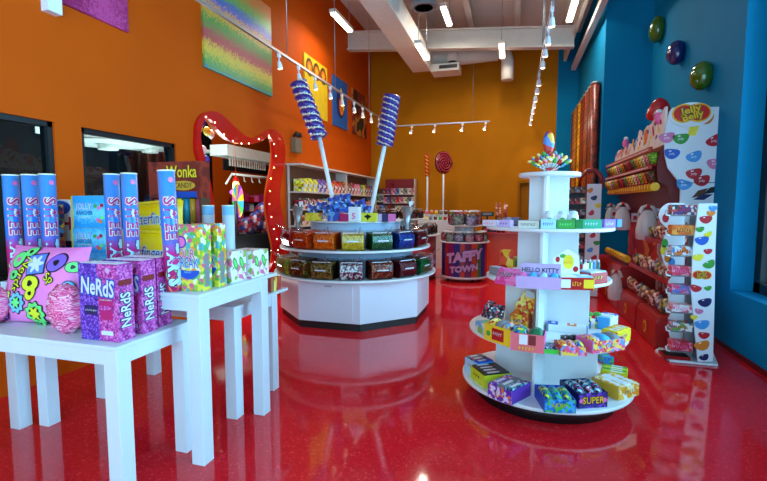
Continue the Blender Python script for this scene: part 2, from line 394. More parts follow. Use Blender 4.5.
# ducts
a=GY(418.6,75,10.4); c=GY(429.5,69,10.4)
b=MB().m(PAINTM).box((a.x+c.x)/2-.05,4.0,4.6,.42,12.8,.42).build('supply_duct',bevel=.01)
tag(b,'long square cream duct running from the front to the back of the ceiling','duct')
p0=GY(430,60,10.9); p1=GY(505,59,10.9)
t=thing('round_duct','round cream duct crossing the amber wall and turning down at its right end','duct',(p0.x,10.9,p0.z))
L_=p1.x-p0.x
MB().m(PAINTM).tube([(-.1,-.2,0),(.3,-.05,.02),(L_-.15,0,0.02)],[.26,.22,.18],16).build('straight_run',parent=t)
MB().m(PAINTM).tube([(L_-.15,0,.02),(L_-.05,0,0),(L_+.03,0,-.08),(L_+.06,0,-.2),(L_+.06,0,-.62)],.14,16).build('elbow',parent=t)
MB().m(PAINTM).box(.42,-.15,-.40,.66,.5,.17).m(BLACK).box(.5,-.402,-.35,.42,.01,.08).build('outlet_box',parent=t)
MB().m(PAINTM).cyl(.6,-.42,-.22,.12,.3).m(BLACK).cyl(.6,-.42,-.221,.09,.004).build('nozzle',parent=t)
p=GZ(424,5,4.9)
t=thing('ceiling_diffuser','round grey ceiling air diffuser at the top edge by the duct','diffuser',(p.x,p.y,p.z))
MB().m(GRY).lathe([(.21,-.05),(.23,-.02),(.2,.03),(.19,.3)],20).build('collar',parent=t)
MB().m(DKR).lathe([(.02,-.02),(.16,-.05)],20,cap=True).build('cone',parent=t)
# track with spotlights
ZT=3.5
def spot(parent_loc,label,group,tilt):
    t=copy_tree(SP) if SP else None
    return t
SP=None
BULB=emit('spot_bulb',(255,225,180),9)
def make_spot():
    t=thing('track_spotlight','x','spotlight')
    MB().m(PORC).box(0,0,-.05,.03,.05,.05).tube([(0,0,-.05),(0,0,-.1)],.01,6).build('bracket',parent=t)
    M=TR(0,0,-.1,rx=18)
    sh_=MB().m(PORC).lathe([(.02,.0),(.026,-.02),(.034,-.07),(.038,-.09)],14,M,cap=True); sh_=sh_.build('shade',parent=t)
    MB().m(BULB).lathe([(.0,-.105),(.02,-.102),(.034,-.09)],14,M,cap=False).build('bulb',parent=sh_)
    l=bpy.data.lights.new('spot_beam','SPOT'); l.energy=SPOTW; l.spot_size=1.5; l.spot_blend=.6; l.color=(1,.78,.5); l.shadow_soft_size=.05
    o=bpy.data.objects.new('spot_beam',l); C.objects.link(o); o.parent=t; o.location=(0,.03,-.26)
    return t
SPOTW=9
ps=make_spot(); used=False
def put(loc,label,group,rz=0,ry=0):
    global used
    t=ps if not used else copy_tree(ps); used=True
    t.location=loc; t.rotation_euler=(0,ry,rz); t['label']=label; t['group']=group; return t
XTR=-3.02
tr=MB().m(METAL).box(XTR,5.7,ZT-.0,.035,10.8,.03).build('left_track'.replace('left_','lighting_')); tag(tr,'long white lighting track running along the orange wall','lighting track')
yb=11.1; xb0,xb1=XTR+.02,GY(490,119,yb).x
tr=MB().m(METAL).box((xb0+xb1)/2,yb,ZT,xb1-xb0,.035,.03).m(METAL).tube([(GY(473,90,yb).x,yb,ZT),(GY(473,90,yb).x,yb,5.6)],.006,5).build('lighting_track'); tag(tr,'short white lighting track crossing in front of the amber wall','lighting track')
lf=[(279,62),(298.6,74),(315,84),(330,93),(342,100),(354,107),(362.5,113),(371,118.6),(379,123)]
for i,(px,py) in enumerate(lf[::-1]):
    q=GX(px,py-5,XTR); put((XTR,q.y,ZT),'white spotlight on the long left track, %s from the back corner'%ORD[i],'spotlights on the left track',rz=0,ry=0)
for i,(px,py) in enumerate([(412,128),(435,127),(462.6,125.6),(485.6,124.7)]):
    q=GY(px,py,yb); put((q.x,yb,ZT),'white spotlight before the amber wall, %s from the left on its track'%ORD[i],'spotlights before the amber wall',rz=PI/2,ry=.2)
XT2=.36;ZR=3.62
tr=MB().m(METAL).box(XT2,7.2,ZR,.035,8.9,.03).m(METAL).tube([(XT2,7.0,ZR),(XT2,7.0,5.55)],.008,5).tube([(XT2+.05,7.6,ZR),(XT2+.05,7.6,5.55)],.008,5).build('lighting_track'); tag(tr,'lighting track running straight back above the round tower','lighting track')
for i,yy in enumerate([4.36,5.24,5.8,6.25,6.75,7.7,8.25,8.85,9.4,10.0,10.7,11.4]):
    put((XT2,yy,ZR),'white spotlight on the track above the tower, %s from the front'%ORD[i],'spotlights above the tower')
# hanging wires
for i,(x,y,z0,z1) in enumerate([(XTR,3.6,ZT+.03,5.9),(XTR,5.6,ZT+.03,5.9),(XTR,7.3,ZT+.03,5.9),(XTR,9.2,ZT+.03,5.9),(XT2,5.0,ZR+.03,5.6)]):
    w=MB().m(METAL).tube([(x,y,z0),(x,y,z1)],.006,5).build('suspension_wire'); tag(w,'thin vertical wire holding the %s'%('left track, %s from the front'%ORD[i] if i<4 else 'track above the tower'),'wire','track suspension wires')
# ================================================================ wall art
ART1=bands('magenta_swirls',[(0,(150,20,90)),(.35,(185,40,120)),(.7,(140,15,80)),(1.0,(200,70,140)),(1.4,(150,20,90)),(2.2,(180,40,110))],1,mottle=.5)
ART2=spots('rainbow_strips',[(40,90,170),(215,120,60),(70,150,70),(225,190,60),(190,60,80),(80,150,70),(230,160,50),(60,90,180),(110,160,70),(220,120,60),(40,110,190)],3.2,.6,kind='noise',stretch=(1,.16,1.1)) if False else bands('rainbow_strips',[(0,(215,120,60)),(.12,(40,110,190)),(.3,(70,150,70)),(.5,(225,190,60)),(.62,(190,60,80)),(.85,(80,150,70)),(1.0,(230,160,50)),(1.15,(60,90,180)),(1.3,(110,160,70)),(1.5,(220,120,60))],2,mottle=.3)
ART3=flat('yellow_canvas',(232,190,20),.6); ART4=flat('blue_canvas',(20,90,160),.6); ART5=spots('dark_canvas',[(50,20,15),(130,30,20),(190,110,20),(30,30,30)],2.2,.6,kind='noise')
def art(px0,px1,pyb0,z1,mat,label,deco=None,X=XL+.02):
    a=GX(px0,pyb0,X); y0=a.y; y1=GX(px1,100,X).y; z0=3.24
    b=MB().m(mat).box(.015,(y1-y0)/2,0,.03,y1-y0,z1-z0)
    if deco: deco(b,y1-y0,z1-z0)
    o=b.build('wall_canvas',loc=(XL+.001,y0,z0)); tag(o,label,'wall art','canvases high on the orange wall'); return o
def rings(b,w,h):
    for k in range(3): 
        for r,m,e in ((.17,BRN,.032),(.11,ORA,.034),(.05,ART3,.036)): b.m(m).oval(r*.9,r,at(RIGHT,e,w*(.2+.3*k),h*.8))
def face(b,w,h):
    b.m(NAV).oval(.25,.33,at(RIGHT,.032,w*.5,h*.5)); b.m(ORA).oval(.14,.2,at(RIGHT,.034,w*.55,h*.45)); b.m(YEL).oval(.08,.25,at(RIGHT,.036,w*.6,h*.6),rot=.4)
art(56,131,2,5.4,ART1,'magenta swirl canvas at the top edge, nearest to the camera')
art(204,272,66,4.62,ART2,'large rainbow striped canvas behind the lighting track')
art(304.5,327,110,GX(315,61,XL).z,ART3,'yellow canvas with three brown rings, above the long shelves',rings)
art(333,347,125,GX(340,80,XL).z,ART4,'blue canvas with a dark round figure',face)
art(352.5,366,134,GX(359,93,XL).z,ART5,'dark red and brown canvas, last before the back corner')
p=GX(294,145,XL)
t=thing('emergency_light','grey twin head emergency light on the orange wall above the shelves','emergency light',(XL,p.y,p.z))
MB().m(flat('warm_grey_plastic',(125,105,80),.5)).box(.05,0,-.14,.1,.24,.26).build('battery_box',parent=t,bevel=.01)
for k in (-.07,.07): MB().m(BLACK).lathe([(.03,0),(.05,.05)],12,TR(.06,k,.17,ry=70)).box(.04,k,.11,.03,.03,.06).build('lamp_head',parent=t)
p=GX(48,4,XL)
o=MB().m(PORC).box(.04,0,0,.08,.12,.22).build('wall_box',loc=(XL,p.y,p.z-.08)); tag(o,'small white box on the orange wall at the top edge','wall box')
# red frame of the curvy opening
FR=flat('red_gloss_frame',(205,16,14),.25,coat=.5)
bm=bmesh.new()
E_=loop3(bm,[(0,p[0],p[1]) for p in OUTW])+loop3(bm,[(0,p[0],p[1]) for p in INNW])
bmesh.ops.triangle_fill(bm,edges=E_,use_beauty=True,normal=(1,0,0))
for f in bm.faces:
    f.normal_update()
    if f.normal.x<0: f.normal_flip()
r_=bmesh.ops.extrude_face_region(bm,geom=bm.faces[:]); bmesh.ops.translate(bm,vec=(.05,0,0),verts=[g for g in r_['geom'] if isinstance(g,bmesh.types.BMVert)])
me=bpy.data.meshes.new('curvy_frame'); bm.to_mesh(me); bm.free(); me.materials.append(FR)
ft=thing('curvy_frame','big curvy red frame studded with small lit bulbs around a wall opening','frame',(XL+.001,0,0))
o=bpy.data.objects.new('frame_body',me); C.objects.link(o); o.parent=ft
BW=emit('frame_bulb',(255,225,190),4); BG=emit('green_frame_bulb',(210,235,120),5)
bulbs=[(206,117),(215,122.5),(224,134.5),(233,141),(241.5,143.5),(249,143.5),(259,139),(269,135.5),(274,144),(276,156),(274,167.5),(271,178.5),(270,191),(269.5,204),(271.5,217),(274,229),(277,239),(278,250),(275,262),(200,146),(205,158),(209,171),(196.5,132)]
bulbs=bulbs[:19]
for i,(px,py) in enumerate(bulbs):
    q=GX(px,py,XL+.055)
    MB().m(BW if i<9 else (BG if i in(10,11,12) else BW)).ball(.012,n=8,k=5).build('bulb',parent=ft,loc=(.052,q.y,q.z))
# ---------- things in the neighbouring unit
NW=flat('neighbour_white',(225,235,230),.5)
def ng(px,py,X): return GX(px,py,X)
a=ng(226,146,-7.0); c=ng(270,164,-7.0)
o=MB().m(NW).box(-7.0,a.y+1.5,c.z,.5,3.6,a.z-c.z).build('white_bulkhead'); tag(o,'white boxed beam seen through the curvy frame','beam')
a=ng(232,174,-6.6); c=ng(268,174,-6.6)
t=thing('hanging_rail','white rail with hooks seen through the curvy frame','rail',(-6.6,a.y,a.z))
MB().m(NW).tube([(0,0,0),(0,c.y-a.y+.6,0)],.03,8).tube([(0,0,0),(0,-.25,-.25)],.025,8).build('bar',parent=t)
for k in range(4): MB().m(NW).tube([(0,.15+.35*k,-.02),(0,.15+.35*k,-.14),(0,.22+.35*k,-.16)],.018,6).build('hook',parent=t)
a=ng(227,160,-6.95);c=ng(266,175,-6.95)
b=MB().m(BLACK).box(-6.95,a.y+1.3,c.z,.04,2.9,a.z-c.z+.02)
for k in range(16): b.m(NW).box(-6.92,a.y+.08+k*.11,c.z+.12,.02,.05,.22)
tag(b.build('louvre_panel'),'black panel with a row of pale slats seen through the curvy frame','panel')
# ceiling cone lamps seen through window 2
for i,(px,py,X,lb) in enumerate([(108,143,-6.9,'left wide white disc lamp seen through the window'),(150,147,-7.4,'right wide white disc lamp seen through the window')]):
    q=ng(px,py,X); t=thing('disc_lamp',lb,'lamp',q,group='disc lamps next door')
    MB().m(NW).lathe([(.7,-.02),(.68,.02),(.5,.09),(.1,.16),(.05,.2)],24).build('shade',parent=t)
    MB().m(NW).cyl(0,0,.18,.05,4.98-q.z-.18,10).cyl(0,0,-.12,.16,.1,14).build('stem',parent=t)
o=MB().m(NW).box(-7.6,8.2,GX(120,139,-7.6).z-.0,.6,3.0,.05).build('white_soffit'); tag(o,'flat white soffit seen through the upper part of the window','soffit')
q=ng(41,129,-7.8); o=MB().m(emit('white_sign_glow',(190,220,225),1.2)).box(-7.82,q.y,q.z-.08,.02,.16,.17).build('lit_square_panel'); tag(o,'small lit white square seen through the darkest window','panel')
# shelves and toys behind the opening
SHN=flat('dark_blue_toy',(20,35,100),.5)
q0=ng(238,186,-8.6); q1=ng(266,186,-8.6)
t=thing('neighbour_shelf','shelf of pink and dark goods against the orange wall seen through the curvy frame','shelf',(-8.6,(q0.y+q1.y)/2+.3,0))
b=MB().m(DKR)
for k in range(5): b.box(0,0,.3+k*.32,.4,2.8,.03)
b.box(-.18,0,0,.03,2.8,1.75); b.build('boards',parent=t)
cc=[PNK,WHITE,MAG,NAV,RED,PUR]
for k in range(5):
    for j in range(9):
        w=.2; o=MB().m(cc[(k*3+j*2)%6]).box(0,0,0,.2,.22,.16+.05*((j+k)%3)).build('boxed_toy',loc=(-8.55,(q0.y+q1.y)/2+.3-1.2+.3*j,.331+k*.32)); tag(o,'boxed toy on the %s board from the floor next door, %s along from the left'%(ORD[k],ORD[j]),'toy','boxed toys next door')
# balloons
bals=[(202,122,(25,60,190),'blue'),(199,128,(230,220,60),'yellow'),(207,131,(225,225,90),'pale yellow'),(211,134,(225,235,235),'white'),(200,156,(200,210,220),'pale grey'),(206,160,(40,50,160),'dark blue'),(203,150,(230,230,235),'small white')]
for px,py,cl,nm in bals:
    q=ng(px,py,-4.5)
    t=thing('balloon',nm+' balloon at the left edge of the curvy frame','balloon',q,group='balloons inside the curvy frame')
    MB().m(flat('balloon_'+nm.replace(' ','_'),cl,.2)).ball((.055,.055,.07)).build('skin',parent=t); MB().m(PORC).lathe([(.012,-.08),(.004,-.066)],8).build('knot',parent=t)
q=ng(237,201,-5.6)
t=thing('prize_wheel','round multicoloured wheel on a stand seen through the curvy frame','prize wheel',(q.x,q.y,0),rz=.9)
PC=[PNK,YEL,CYA,GRN,ORA,PUR,BLU,RED]
b=MB(); rr=.36
for k in range(16):
    a0=2*PI*k/16; a1=a0+2*PI/16
    b.m([flat('wheel_%d'%j,c,.3) for j,c in enumerate([(240,110,180),(250,220,40),(60,170,240),(70,190,90),(245,130,40),(120,60,190)])][k%6])
    b.prism([(0,0),(rr*math.cos(a0),rr*math.sin(a0)),(rr*math.cos(a1),rr*math.sin(a1))],.03,at(RIGHT,0,0,q.z))
b.m(NAV).oval(.09,.09,at(RIGHT,.035,0,q.z),t=.02).build('wheel',parent=t)
MB().m(BLACK).tube([(-.03,0,0),(-.03,0,q.z)],.03,8).box(0,0,0,.4,.4,.03).build('stand',parent=t)
q=ng(236,186,-6.1)
t=thing('lit_lantern','small glowing red and white lantern above the wheel','lantern',(q.x,q.y,q.z))
MB().m(emit('lantern_glow',(255,190,120),4)).ball((.08,.08,.13)).build('lamp_glass',parent=t); MB().m(emit('lantern_purple',(190,90,230),2)).ball((.12,.12,.07),TR(0,-.04,-.14)).build('lamp_bowl',parent=t)
MB().m(RED).lathe([(.1,.1),(.0,.26)],10).tube([(0,0,.25),(0,0,5-q.z)],.006,5).build('cap',parent=t)
for i,(px,py,r,cn) in enumerate([(255,222,.22,'dark blue'),(262,212,.2,'dark blue'),(246,228,.2,'navy'),(264,228,.2,'navy')]):
    q=ng(px,py,-5.9); t=MB().m(spots('blue_toy_bag',[(20,30,90),(30,60,150),(15,15,30),(160,160,180),(140,30,50)],16,.35,bump=.4)).ball((.2,.2,.24),fn=lambda v:Vector((v.x,v.y,v.z*(1+.15*math.sin(9*v.x)))) ).build('toy_bag',loc=q); tag(t,'%s patterned toy bag behind the curvy frame, %s'%(cn,['lower middle','upper right','lower left','lower right'][i]),'bag','toy bags next door')
o=box_at(DRK,-6.3,-5.5,ng(205,230,-5.9).y,ng(270,230,-5.9).y,0,ng(255,232,-5.9).z-.02,'neighbour_counter'); tag(o,'dark counter under the toy bags behind the curvy frame','counter')
lamp_area('neighbour_fill',(-6.8,12.6,4.7),(0,.5,0),1.5,3,70,(1,.95,.85)); lamp_area('neighbour_fill',(-5.2,6.5,4.6),(0,0,0),2.0,3,260,(.85,1,.97)); lamp_area('neighbour_fill',(-5.9,7.0,.25),(PI,0,0),1.5,3,330,(.8,1,.95))  # unseen fill lights added to brighten the unit next door, one aimed upwards
# ================================================================ TABLES ON THE LEFT
def table(x0,x1,y0,y1,h,label,over=0):
    t=thing('display_table',label,'table',((x0+x1)/2,(y0+y1)/2,0),group='white display tables on the left')
    w,d=x1-x0,y1-y0; k=.085
    MB().m(WHITE).box(0,0,h-.022,w,d,.022).build('tabletop',parent=t,bevel=.003)
    dl=d-over
    MB().m(WHITE).box(0,-d/2+.02,h-.10,w-2*k,.022,.078).box(0,-d/2+dl-.02,h-.10,w-2*k,.022,.078).box(-w/2+.02,-over/2,h-.10,.022,dl-2*k,.078).box(w/2-.02,-over/2,h-.10,.022,dl-2*k,.078).build('apron',parent=t)
    for sx in (-1,1):
        for yy in (-d/2+k/2,-d/2+dl-k/2):
            MB().m(WHITE).box(0,0,0,k,k,h-.022).build('leg',parent=t,loc=(sx*(w/2-k/2),yy,0),bevel=.003)
table(-3.07,-1.86,1.66,2.20,.8,'low white display table nearest to the camera, holding the purple candy boxes')
table(-3.215,-1.668,2.03,2.88,1.0,'tallest white display table, holding the tall tubes',over=.13)
table(-3.09,-1.82,2.56,3.32,.8,'low white display table half hidden behind the tallest one',over=.18)
ZA=.801;ZB=1.001
rnd=random.Random(3)
# --- purple candy boxes
PA=spots('purple_crunch_print',[(105,55,180),(65,30,135),(150,105,215),(85,40,160)],110)
PB=spots('magenta_crunch_print',[(180,50,150),(225,120,190),(140,25,115),(200,80,170)],110)
def nerd_box(p,label,rz=-.06):
    t=thing('candy_box',label,'candy box',p,rz,'purple and pink candy boxes')
    w,d,h=.25,.1,.40; b=MB()
    b.m(PA).box(-w/4,-d/2,0,w/2,d,h).m(PB).box(w/4,-d/2,0,w/2,d,h)
    b.logo('NeRdS',.12,at(FRONT,0,-d-.001,h*.69)@Matrix.Rotation(-.08,4,'Z'),WHITE,BLU,w=.215,off=.09,fo=.025)
    b.m(NAV).box(-.05,-d-.0005,h*.33,.085,.001,.05).m(MAG).box(.05,-d-.0005,h*.46,.09,.001,.07).box(.05,-d-.0005,h*.28,.08,.001,.05)
    b.m(WHITE).text('gotta-have grape',.014,at(FRONT,-.05,-d-.002,h*.395),w=.075).text('seriously strawberry',.014,at(FRONT,.05,-d-.002,h*.54),w=.08)
    b.box(.05,-d-.0005,h*.08,.075,.001,.022)
    b.m(LIL).oval(.014,.014,at(FRONT,.07,-d-.0015,h*.92))
    Rm=at(RIGHT,w/2+.001,-d/2,h*.4)@Matrix.Rotation(PI/2,4,'Z')
    b.logo('NeRdS',.085,Rm,WHITE,NAV,w=.18,off=.08,fo=.02)
    b.m(DKR).box(w/2+.0006,-d/2,h*.72,.001,d*.8,.03)
    b.build('carton',parent=t); MB().m(PORC).box(0,-d/2,h,w*.96,d*.9,.001).m(LIL).box(0,-d/2,h+.001,w*.5,.01,.002).build('top_flap',parent=t)
g=GZ(100,341,ZA)
nerd_box((-2.033,1.825,ZA),'purple and pink candy box at the table corner, nearest of the three',0)
nerd_box((-2.035,1.98,ZA),'purple and pink candy box standing between two others of its kind',0)
nerd_box((-2.055,2.11,ZA),'purple and pink candy box farthest back of the three at the table corner',0)
# pink printed cushion
PKC=flat('candy_pink_fabric',(246,130,200),.7,bump=.15,bs=120)
def pillow(w,h,th,b,mat,n=14):
    vs=[];fs=[]
    for side in (1,-1):
        k=len(vs)
        for j in range(n+1):
            for i in range(n+1):
                u=i/n*2-1; v=j/n*2-1; e=(1-abs(u)**2.6)*(1-abs(v)**2.6)
                pin=1-.07*(1-abs(v)**2)*0
                x=u*w/2*(1-.05*(1-v*v)); z=v*h/2*(1-.05*(1-u*u)); vs.append((x,-side*th/2*e**.5,z))
        for j in range(n):
            for i in range(n):
                a=k+j*(n+1)+i; f=(a,a+1,a+n+2,a+n+1); fs.append(f if side>0 else f[::-1])
    return b.m(mat).add(vs,fs,smooth=True)
def on_pillow(w,h,th):
    def f(x,y,z): 
        u=x/(w/2);v=y/(h/2); e=max(0,(1-abs(u)**2.6)*(1-abs(v)**2.6)); return (x*(1-.05*(1-v*v)),-th/2*e**.5-.003-z,y*(1-.05*(1-u*u)))
    return f
W_,H_,T_=.58,.47,.17
t=thing('printed_cushion','pink cushion printed with flowers and black outlined lettering','cushion',(-2.67,1.93,ZA+.225),.05)
b=MB(); pillow(W_,H_,T_,b,PKC); fp=on_pillow(W_,H_,T_)
def deco(kind,x,y,r,c1,c2=None,rot=0):
    x,y,r=x*1.17,y*1.2,r*1.17
    def poly(f,mat,dz,n=48):
        pts=[f(2*PI*i/n) for i in range(n)]; m_=8
        vs=[];fs=[]
        for j in range(m_+1):
            for p in pts: 
                c,s=math.cos(rot),math.sin(rot); X=(p[0]*c-p[1]*s)*j/m_; Y=(p[0]*s+p[1]*c)*j/m_; vs.append(fp(x+X,y+Y,dz))
        for j in range(m_):
            for i in range(n): k=(i+1)%n; fs.append((j*n+i,j*n+k,(j+1)*n+k,(j+1)*n+i))
        b.m(mat).add(vs,fs)
    def flower(R,a,k): return lambda t:((R*(1+a*math.cos(k*t)))*math.cos(t),(R*(1+a*math.cos(k*t)))*math.sin(t))
    def sq(R): return lambda t:(R*max(-.85,min(.85,1.2*math.cos(t))),R*max(-.85,min(.85,1.2*math.sin(t))))
    if kind=='sq': poly(sq(r*1.1),BLACK,.0015); poly(sq(r*.98),c1,.003); poly(flower(r*.6,.35,6),WHITE,.0045); 
    elif kind=='fl': poly(flower(r*1.12,.12,9),BLACK,.0015); poly(flower(r,.12,9),c1,.003); poly(flower(r*.62,.1,9),BLACK,.0045); poly(flower(r*.5,.3,6),c2,.006)
    elif kind=='blob': poly(flower(r*1.15,.15,2),BLACK,.0015); poly(flower(r,.15,2),c1,.003); poly(flower(r*.35,.1,3),c2 or BLACK,.0045)
deco('sq',.0,.10,.062,flat('cushion_blue',(90,130,225),.6),rot=.15)
YG=flat('cushion_yellow',(225,225,40),.6); LG=flat('cushion_green',(110,225,120),.6); CB=flat('cushion_sky',(110,190,235),.6); CP=flat('cushion_violet',(130,90,215),.6)
deco('blob',-.01,-.0,.045,YG); deco('blob',.0,-.05,.032,YG,rot=1)
deco('fl',-.09,-.10,.05,CB,LG); deco('fl',.03,-.15,.055,LG,YG); deco('blob',.12,.11,.045,CP,rot=.7); deco('blob',-.14,.04,.028,LG,rot=.3); deco('blob',-.13,.12,.04,LG,PNK,rot=.8)
deco('blob',.21,.09,.03,LG); deco('sq',-.17,-.07,.03,YG); deco('blob',-.19,-.16,.03,CP); deco('blob',-.07,.165,.03,LG,rot=.3); deco('blob',.2,-.02,.035,CB,rot=1.2)
for s_,x,y,z,r in (('Nerds',-.085,.045,.075,-1.95),('Sp',.10,.03,.06,-.4),('Nerds',.19,-.1,.06,-1.3)):
    c,s2=math.cos(r),math.sin(r)
    for off,mt,dz in ((.07,BLACK,.002),(-.0,YG,.0035)):
        v,f,w=textmesh(s_,off); b.m(mt).add([fp((x+(X*c-Y*s2)*z)*1.17,(y+(X*s2+Y*c)*z)*1.2,dz) for X,Y,_z in v],f)
o=b.build('cushion_body',parent=t)
t.rotation_euler=(math.radians(-14),0,.05)
# crinkly pink bags
def crinkle(loc,r,label,seed):
    rr=random.Random(seed); t=MB().m(spots('pink_cellophane',[(235,90,150),(250,150,190),(225,60,130),(255,190,215)],26,.2,bump=.6,kind='noise',stretch=(1,.4,3)))
    t.ball(r,n=28,k=16,fn=lambda v:v*(1+.06*math.sin(23*v.x/r[0]+9*v.z/r[2])+.05*math.sin(31*v.z/r[2]+5*v.y/r[1]))+Vector((0,0,0)))
    o=t.build('cellophane_bag',loc=loc); tag(o,label,'candy bag','pink cellophane bags'); return o
crinkle((-2.335,1.79,ZA+.135),(.115,.07,.135),'crinkly pink cellophane bag between the cushion and the purple boxes',1)
crinkle((-2.93,1.80,ZA+.12),(.11,.06,.12),'crinkly pink cellophane bag left of the cushion at the edge of the photo',2)
# --- tall candy tubes
TUBEP=bands('tube_blue_pink',[(0,(200,25,110)),(.24,(215,40,130)),(.36,(40,115,215)),(.7,(65,145,225))],2,.3,coat=.3,mottle=.12)
TUBEB=bands('tube_back_print',[(0,(200,25,110)),(.2,(190,205,220)),(.62,(120,190,235)),(.7,(120,190,235))],2,.35)
TLG=flat('tube_lettering_blue',(165,225,250),.4); CREAM=flat('cream_card',(240,230,205),.5)
def tubec(x,y,z,label,turn=0,mat=TUBEP,text=True,h=.69,tilt=0):
    R=.046; t=thing('candy_tube',label,'candy tube',(x,y,z),turn,'tall blue and pink candy tubes'); t.rotation_euler.y=tilt
    b=MB().m(mat).lathe([(R,0),(R,h)],28)
    if text:
        def wrap(e): 
            def f(u,v,_):  # u along text -> downwards, v -> around
                a=-PI/2+v/R*1.0; return ((R+e)*math.cos(a),(R+e)*math.sin(a),h*.42-u)
            return f
        for word,uo,m_in in (('SWEE',-.135,MAG),('TARTS',.135,TLG)):
            for off,mt,e in ((.12,NAV if word=='TARTS' else MAG,.0012),(.07,WHITE,.002),(.02,m_in,.003)):
                v,f,w=textmesh(word,off); kx=.235/textmesh(word,0)[2]; b.m(mt)
                b.add([wrap(e+(.0004 if word=='TARTS' else 0))(X*kx+uo,Y*.088-.002,0) for X,Y,_ in v],f)
        a0=-PI/2+.3; b.m(PNK)
        vs=[((R+.0045)*math.cos(a0+.3*math.cos(q*.4)),(R+.0015)*math.sin(a0+.3*math.cos(q*.4)),h*.93+.016*math.sin(q*.4)) for q in range(16)]; b.add(vs,[tuple(range(16))])
        for (aa,zz,rr_,mt) in ((-1.9,.10,.035,LG),(-1.3,.06,.035,YEL),(-1.75,.03,.03,ORA),(-1.2,.16,.03,LBL)) :
            vs=[((R+.001)*math.cos(aa+rr_/R*math.cos(q*.4)),(R+.001)*math.sin(aa+rr_/R*math.cos(q*.4)),zz+rr_*math.sin(q*.4)) for q in range(16)]; b.m(mt).add(vs,[tuple(range(16))])
    b.build('sleeve',parent=t)
    MB().m(CREAM).lathe([(R+.001,h),(R+.0015,h+.008),(R-.004,h+.009),(R-.006,h+.002),(0,h+.002)],24,cap=False).build('cap',parent=t)
def tb(px,y,label,**k):
    q=GY(px,200,y); tubec(q.x,y,ZB,label,turn=math.atan2(-q.x,y)*1.0+.15,**k)
tb(12,2.115,'tall blue and pink candy tube, leftmost at the edge of the photo')
tb(31,2.13,'tall blue and pink candy tube, middle of the three at the left')
tb(48.5,2.13,'tall blue and pink candy tube, right one of the three at the left')
tb(112.5,2.24,'tall blue and pink candy tube, left of the touching pair above the purple boxes')
tb(130,2.22,'tall blue and pink candy tube, right of the touching pair above the purple boxes')
tb(171,2.10,'tall blue and pink candy tube standing alone at the table corner',tilt=-.03)
for px,lb in ((208,'left one before the curvy frame'),(228,'right one before the curvy frame')):
    q=GY(px,205,2.97); tubec(q.x,2.97,.801,'pale back of a tall candy tube, '+lb,turn=2,mat=TUBEB,text=False)
# --- blue gummy boxes
def carton(name,p,rz,w,d,h,front,side,label,cat,group,deco=None,bev=.003):
    """thing with a carton body (front face y=-d/2) printed by deco(b,w,d,h)"""
    t=thing(name,label,cat,p,rz,group); b=MB().m(front).box(0,0,0,w,d,h)
    if side: b.m(side).box(w/2+.0006,0,.002,.001,d*.98,h-.004).box(-w/2-.0006,0,.002,.001,d*.98,h-.004)
    if deco: deco(b,w,d,h)
    b.build('carton',parent=t); MB().m(side or front).box(0,0,h,w*.94,d*.9,.0015).build('lid',parent=t); return t
CYB=bands('cyan_box_print',[(0,(60,190,235)),(.08,(40,150,220)),(.16,(120,215,245)),(.25,(50,160,225))],2,.35,mottle=.5)
def jolly(b,w,d,h):
    b.m(YEL).box(-w/2+.008,-d/2-.0006,0,.014,.001,h); 
    b.logo('JOLLY',.06,at(FRONT,-w*.12,-d/2-.001,h*.66),WHITE,BLU,w=.14,fo=.02)
    b.logo('RANCHER',.035,at(FRONT,-w*.12,-d/2-.001,h*.46),CYA,NAV,w=.14)
    b.m(YEL).text('~13',.018,at(FRONT,-w*.1,-d/2-.001,h*.33),w=.11)
    for x,z,m_ in ((.3,.62,PNK),(.38,.7,RED),(.2,.68,GRN),(.25,.25,PNK),(.38,.32,LG),(.32,.2,ORA)): b.m(m_).oval(.016,.013,at(FRONT,w*x,-d/2-.0012,h*z),n=10)
OLY=flat('olive_yellow',(195,185,20),.5)
carton('gummy_box',(-2.76,2.35,ZB),0,.3,.1,.17,CYB,OLY,'pale blue gummy candy box at the bottom of the stack of three','candy box','blue gummy boxes',jolly)
carton('gummy_box',(-2.77,2.35,ZB+.173),0,.3,.1,.17,CYB,OLY,'pale blue gummy candy box with olive side, middle of the stack','candy box','blue gummy boxes',jolly)
carton('gummy_box',(-2.76,2.35,ZB+.346),0.02,.30,.09,.215,CYB,OLY,'pale blue gummy candy box on top of the stack','candy box','blue gummy boxes',jolly)
# white board with red letters behind
q=GY(66,222,2.5)
t=thing('round_top_carton','white round topped carton with red letters between the tubes and the blue boxes','candy box',(q.x+.07,2.5,ZB))
ol=[(-.13,0),(.13,0),(.13,.45)]+[(.13*math.cos(a*PI/12),.45+.09*math.sin(a*PI/12)) for a in range(1,12)]+[(-.13,.45)]
MB().m(PORC).prism(ol,.09,at(FRONT,0,0,0)).m(BLU).oval(.1,.05,at(FRONT,0,-.0912,.48)).m(RED).text('CH',.13,at(FRONT,0.0,-.0915,.36),off=.03,w=.19).m(NAV).box(0,-.0905,.14,.22,.001,.1).build('carton',parent=t)
carton('candy_box',(-3.12,2.30,ZB),.0,.16,.1,.50,spots('fruit_print',[(60,120,70),(220,120,40),(240,210,80),(190,50,50),(100,160,210),(60,50,120)],35),None,'fruit printed carton behind the leftmost tube','candy box','fruit printed cartons')
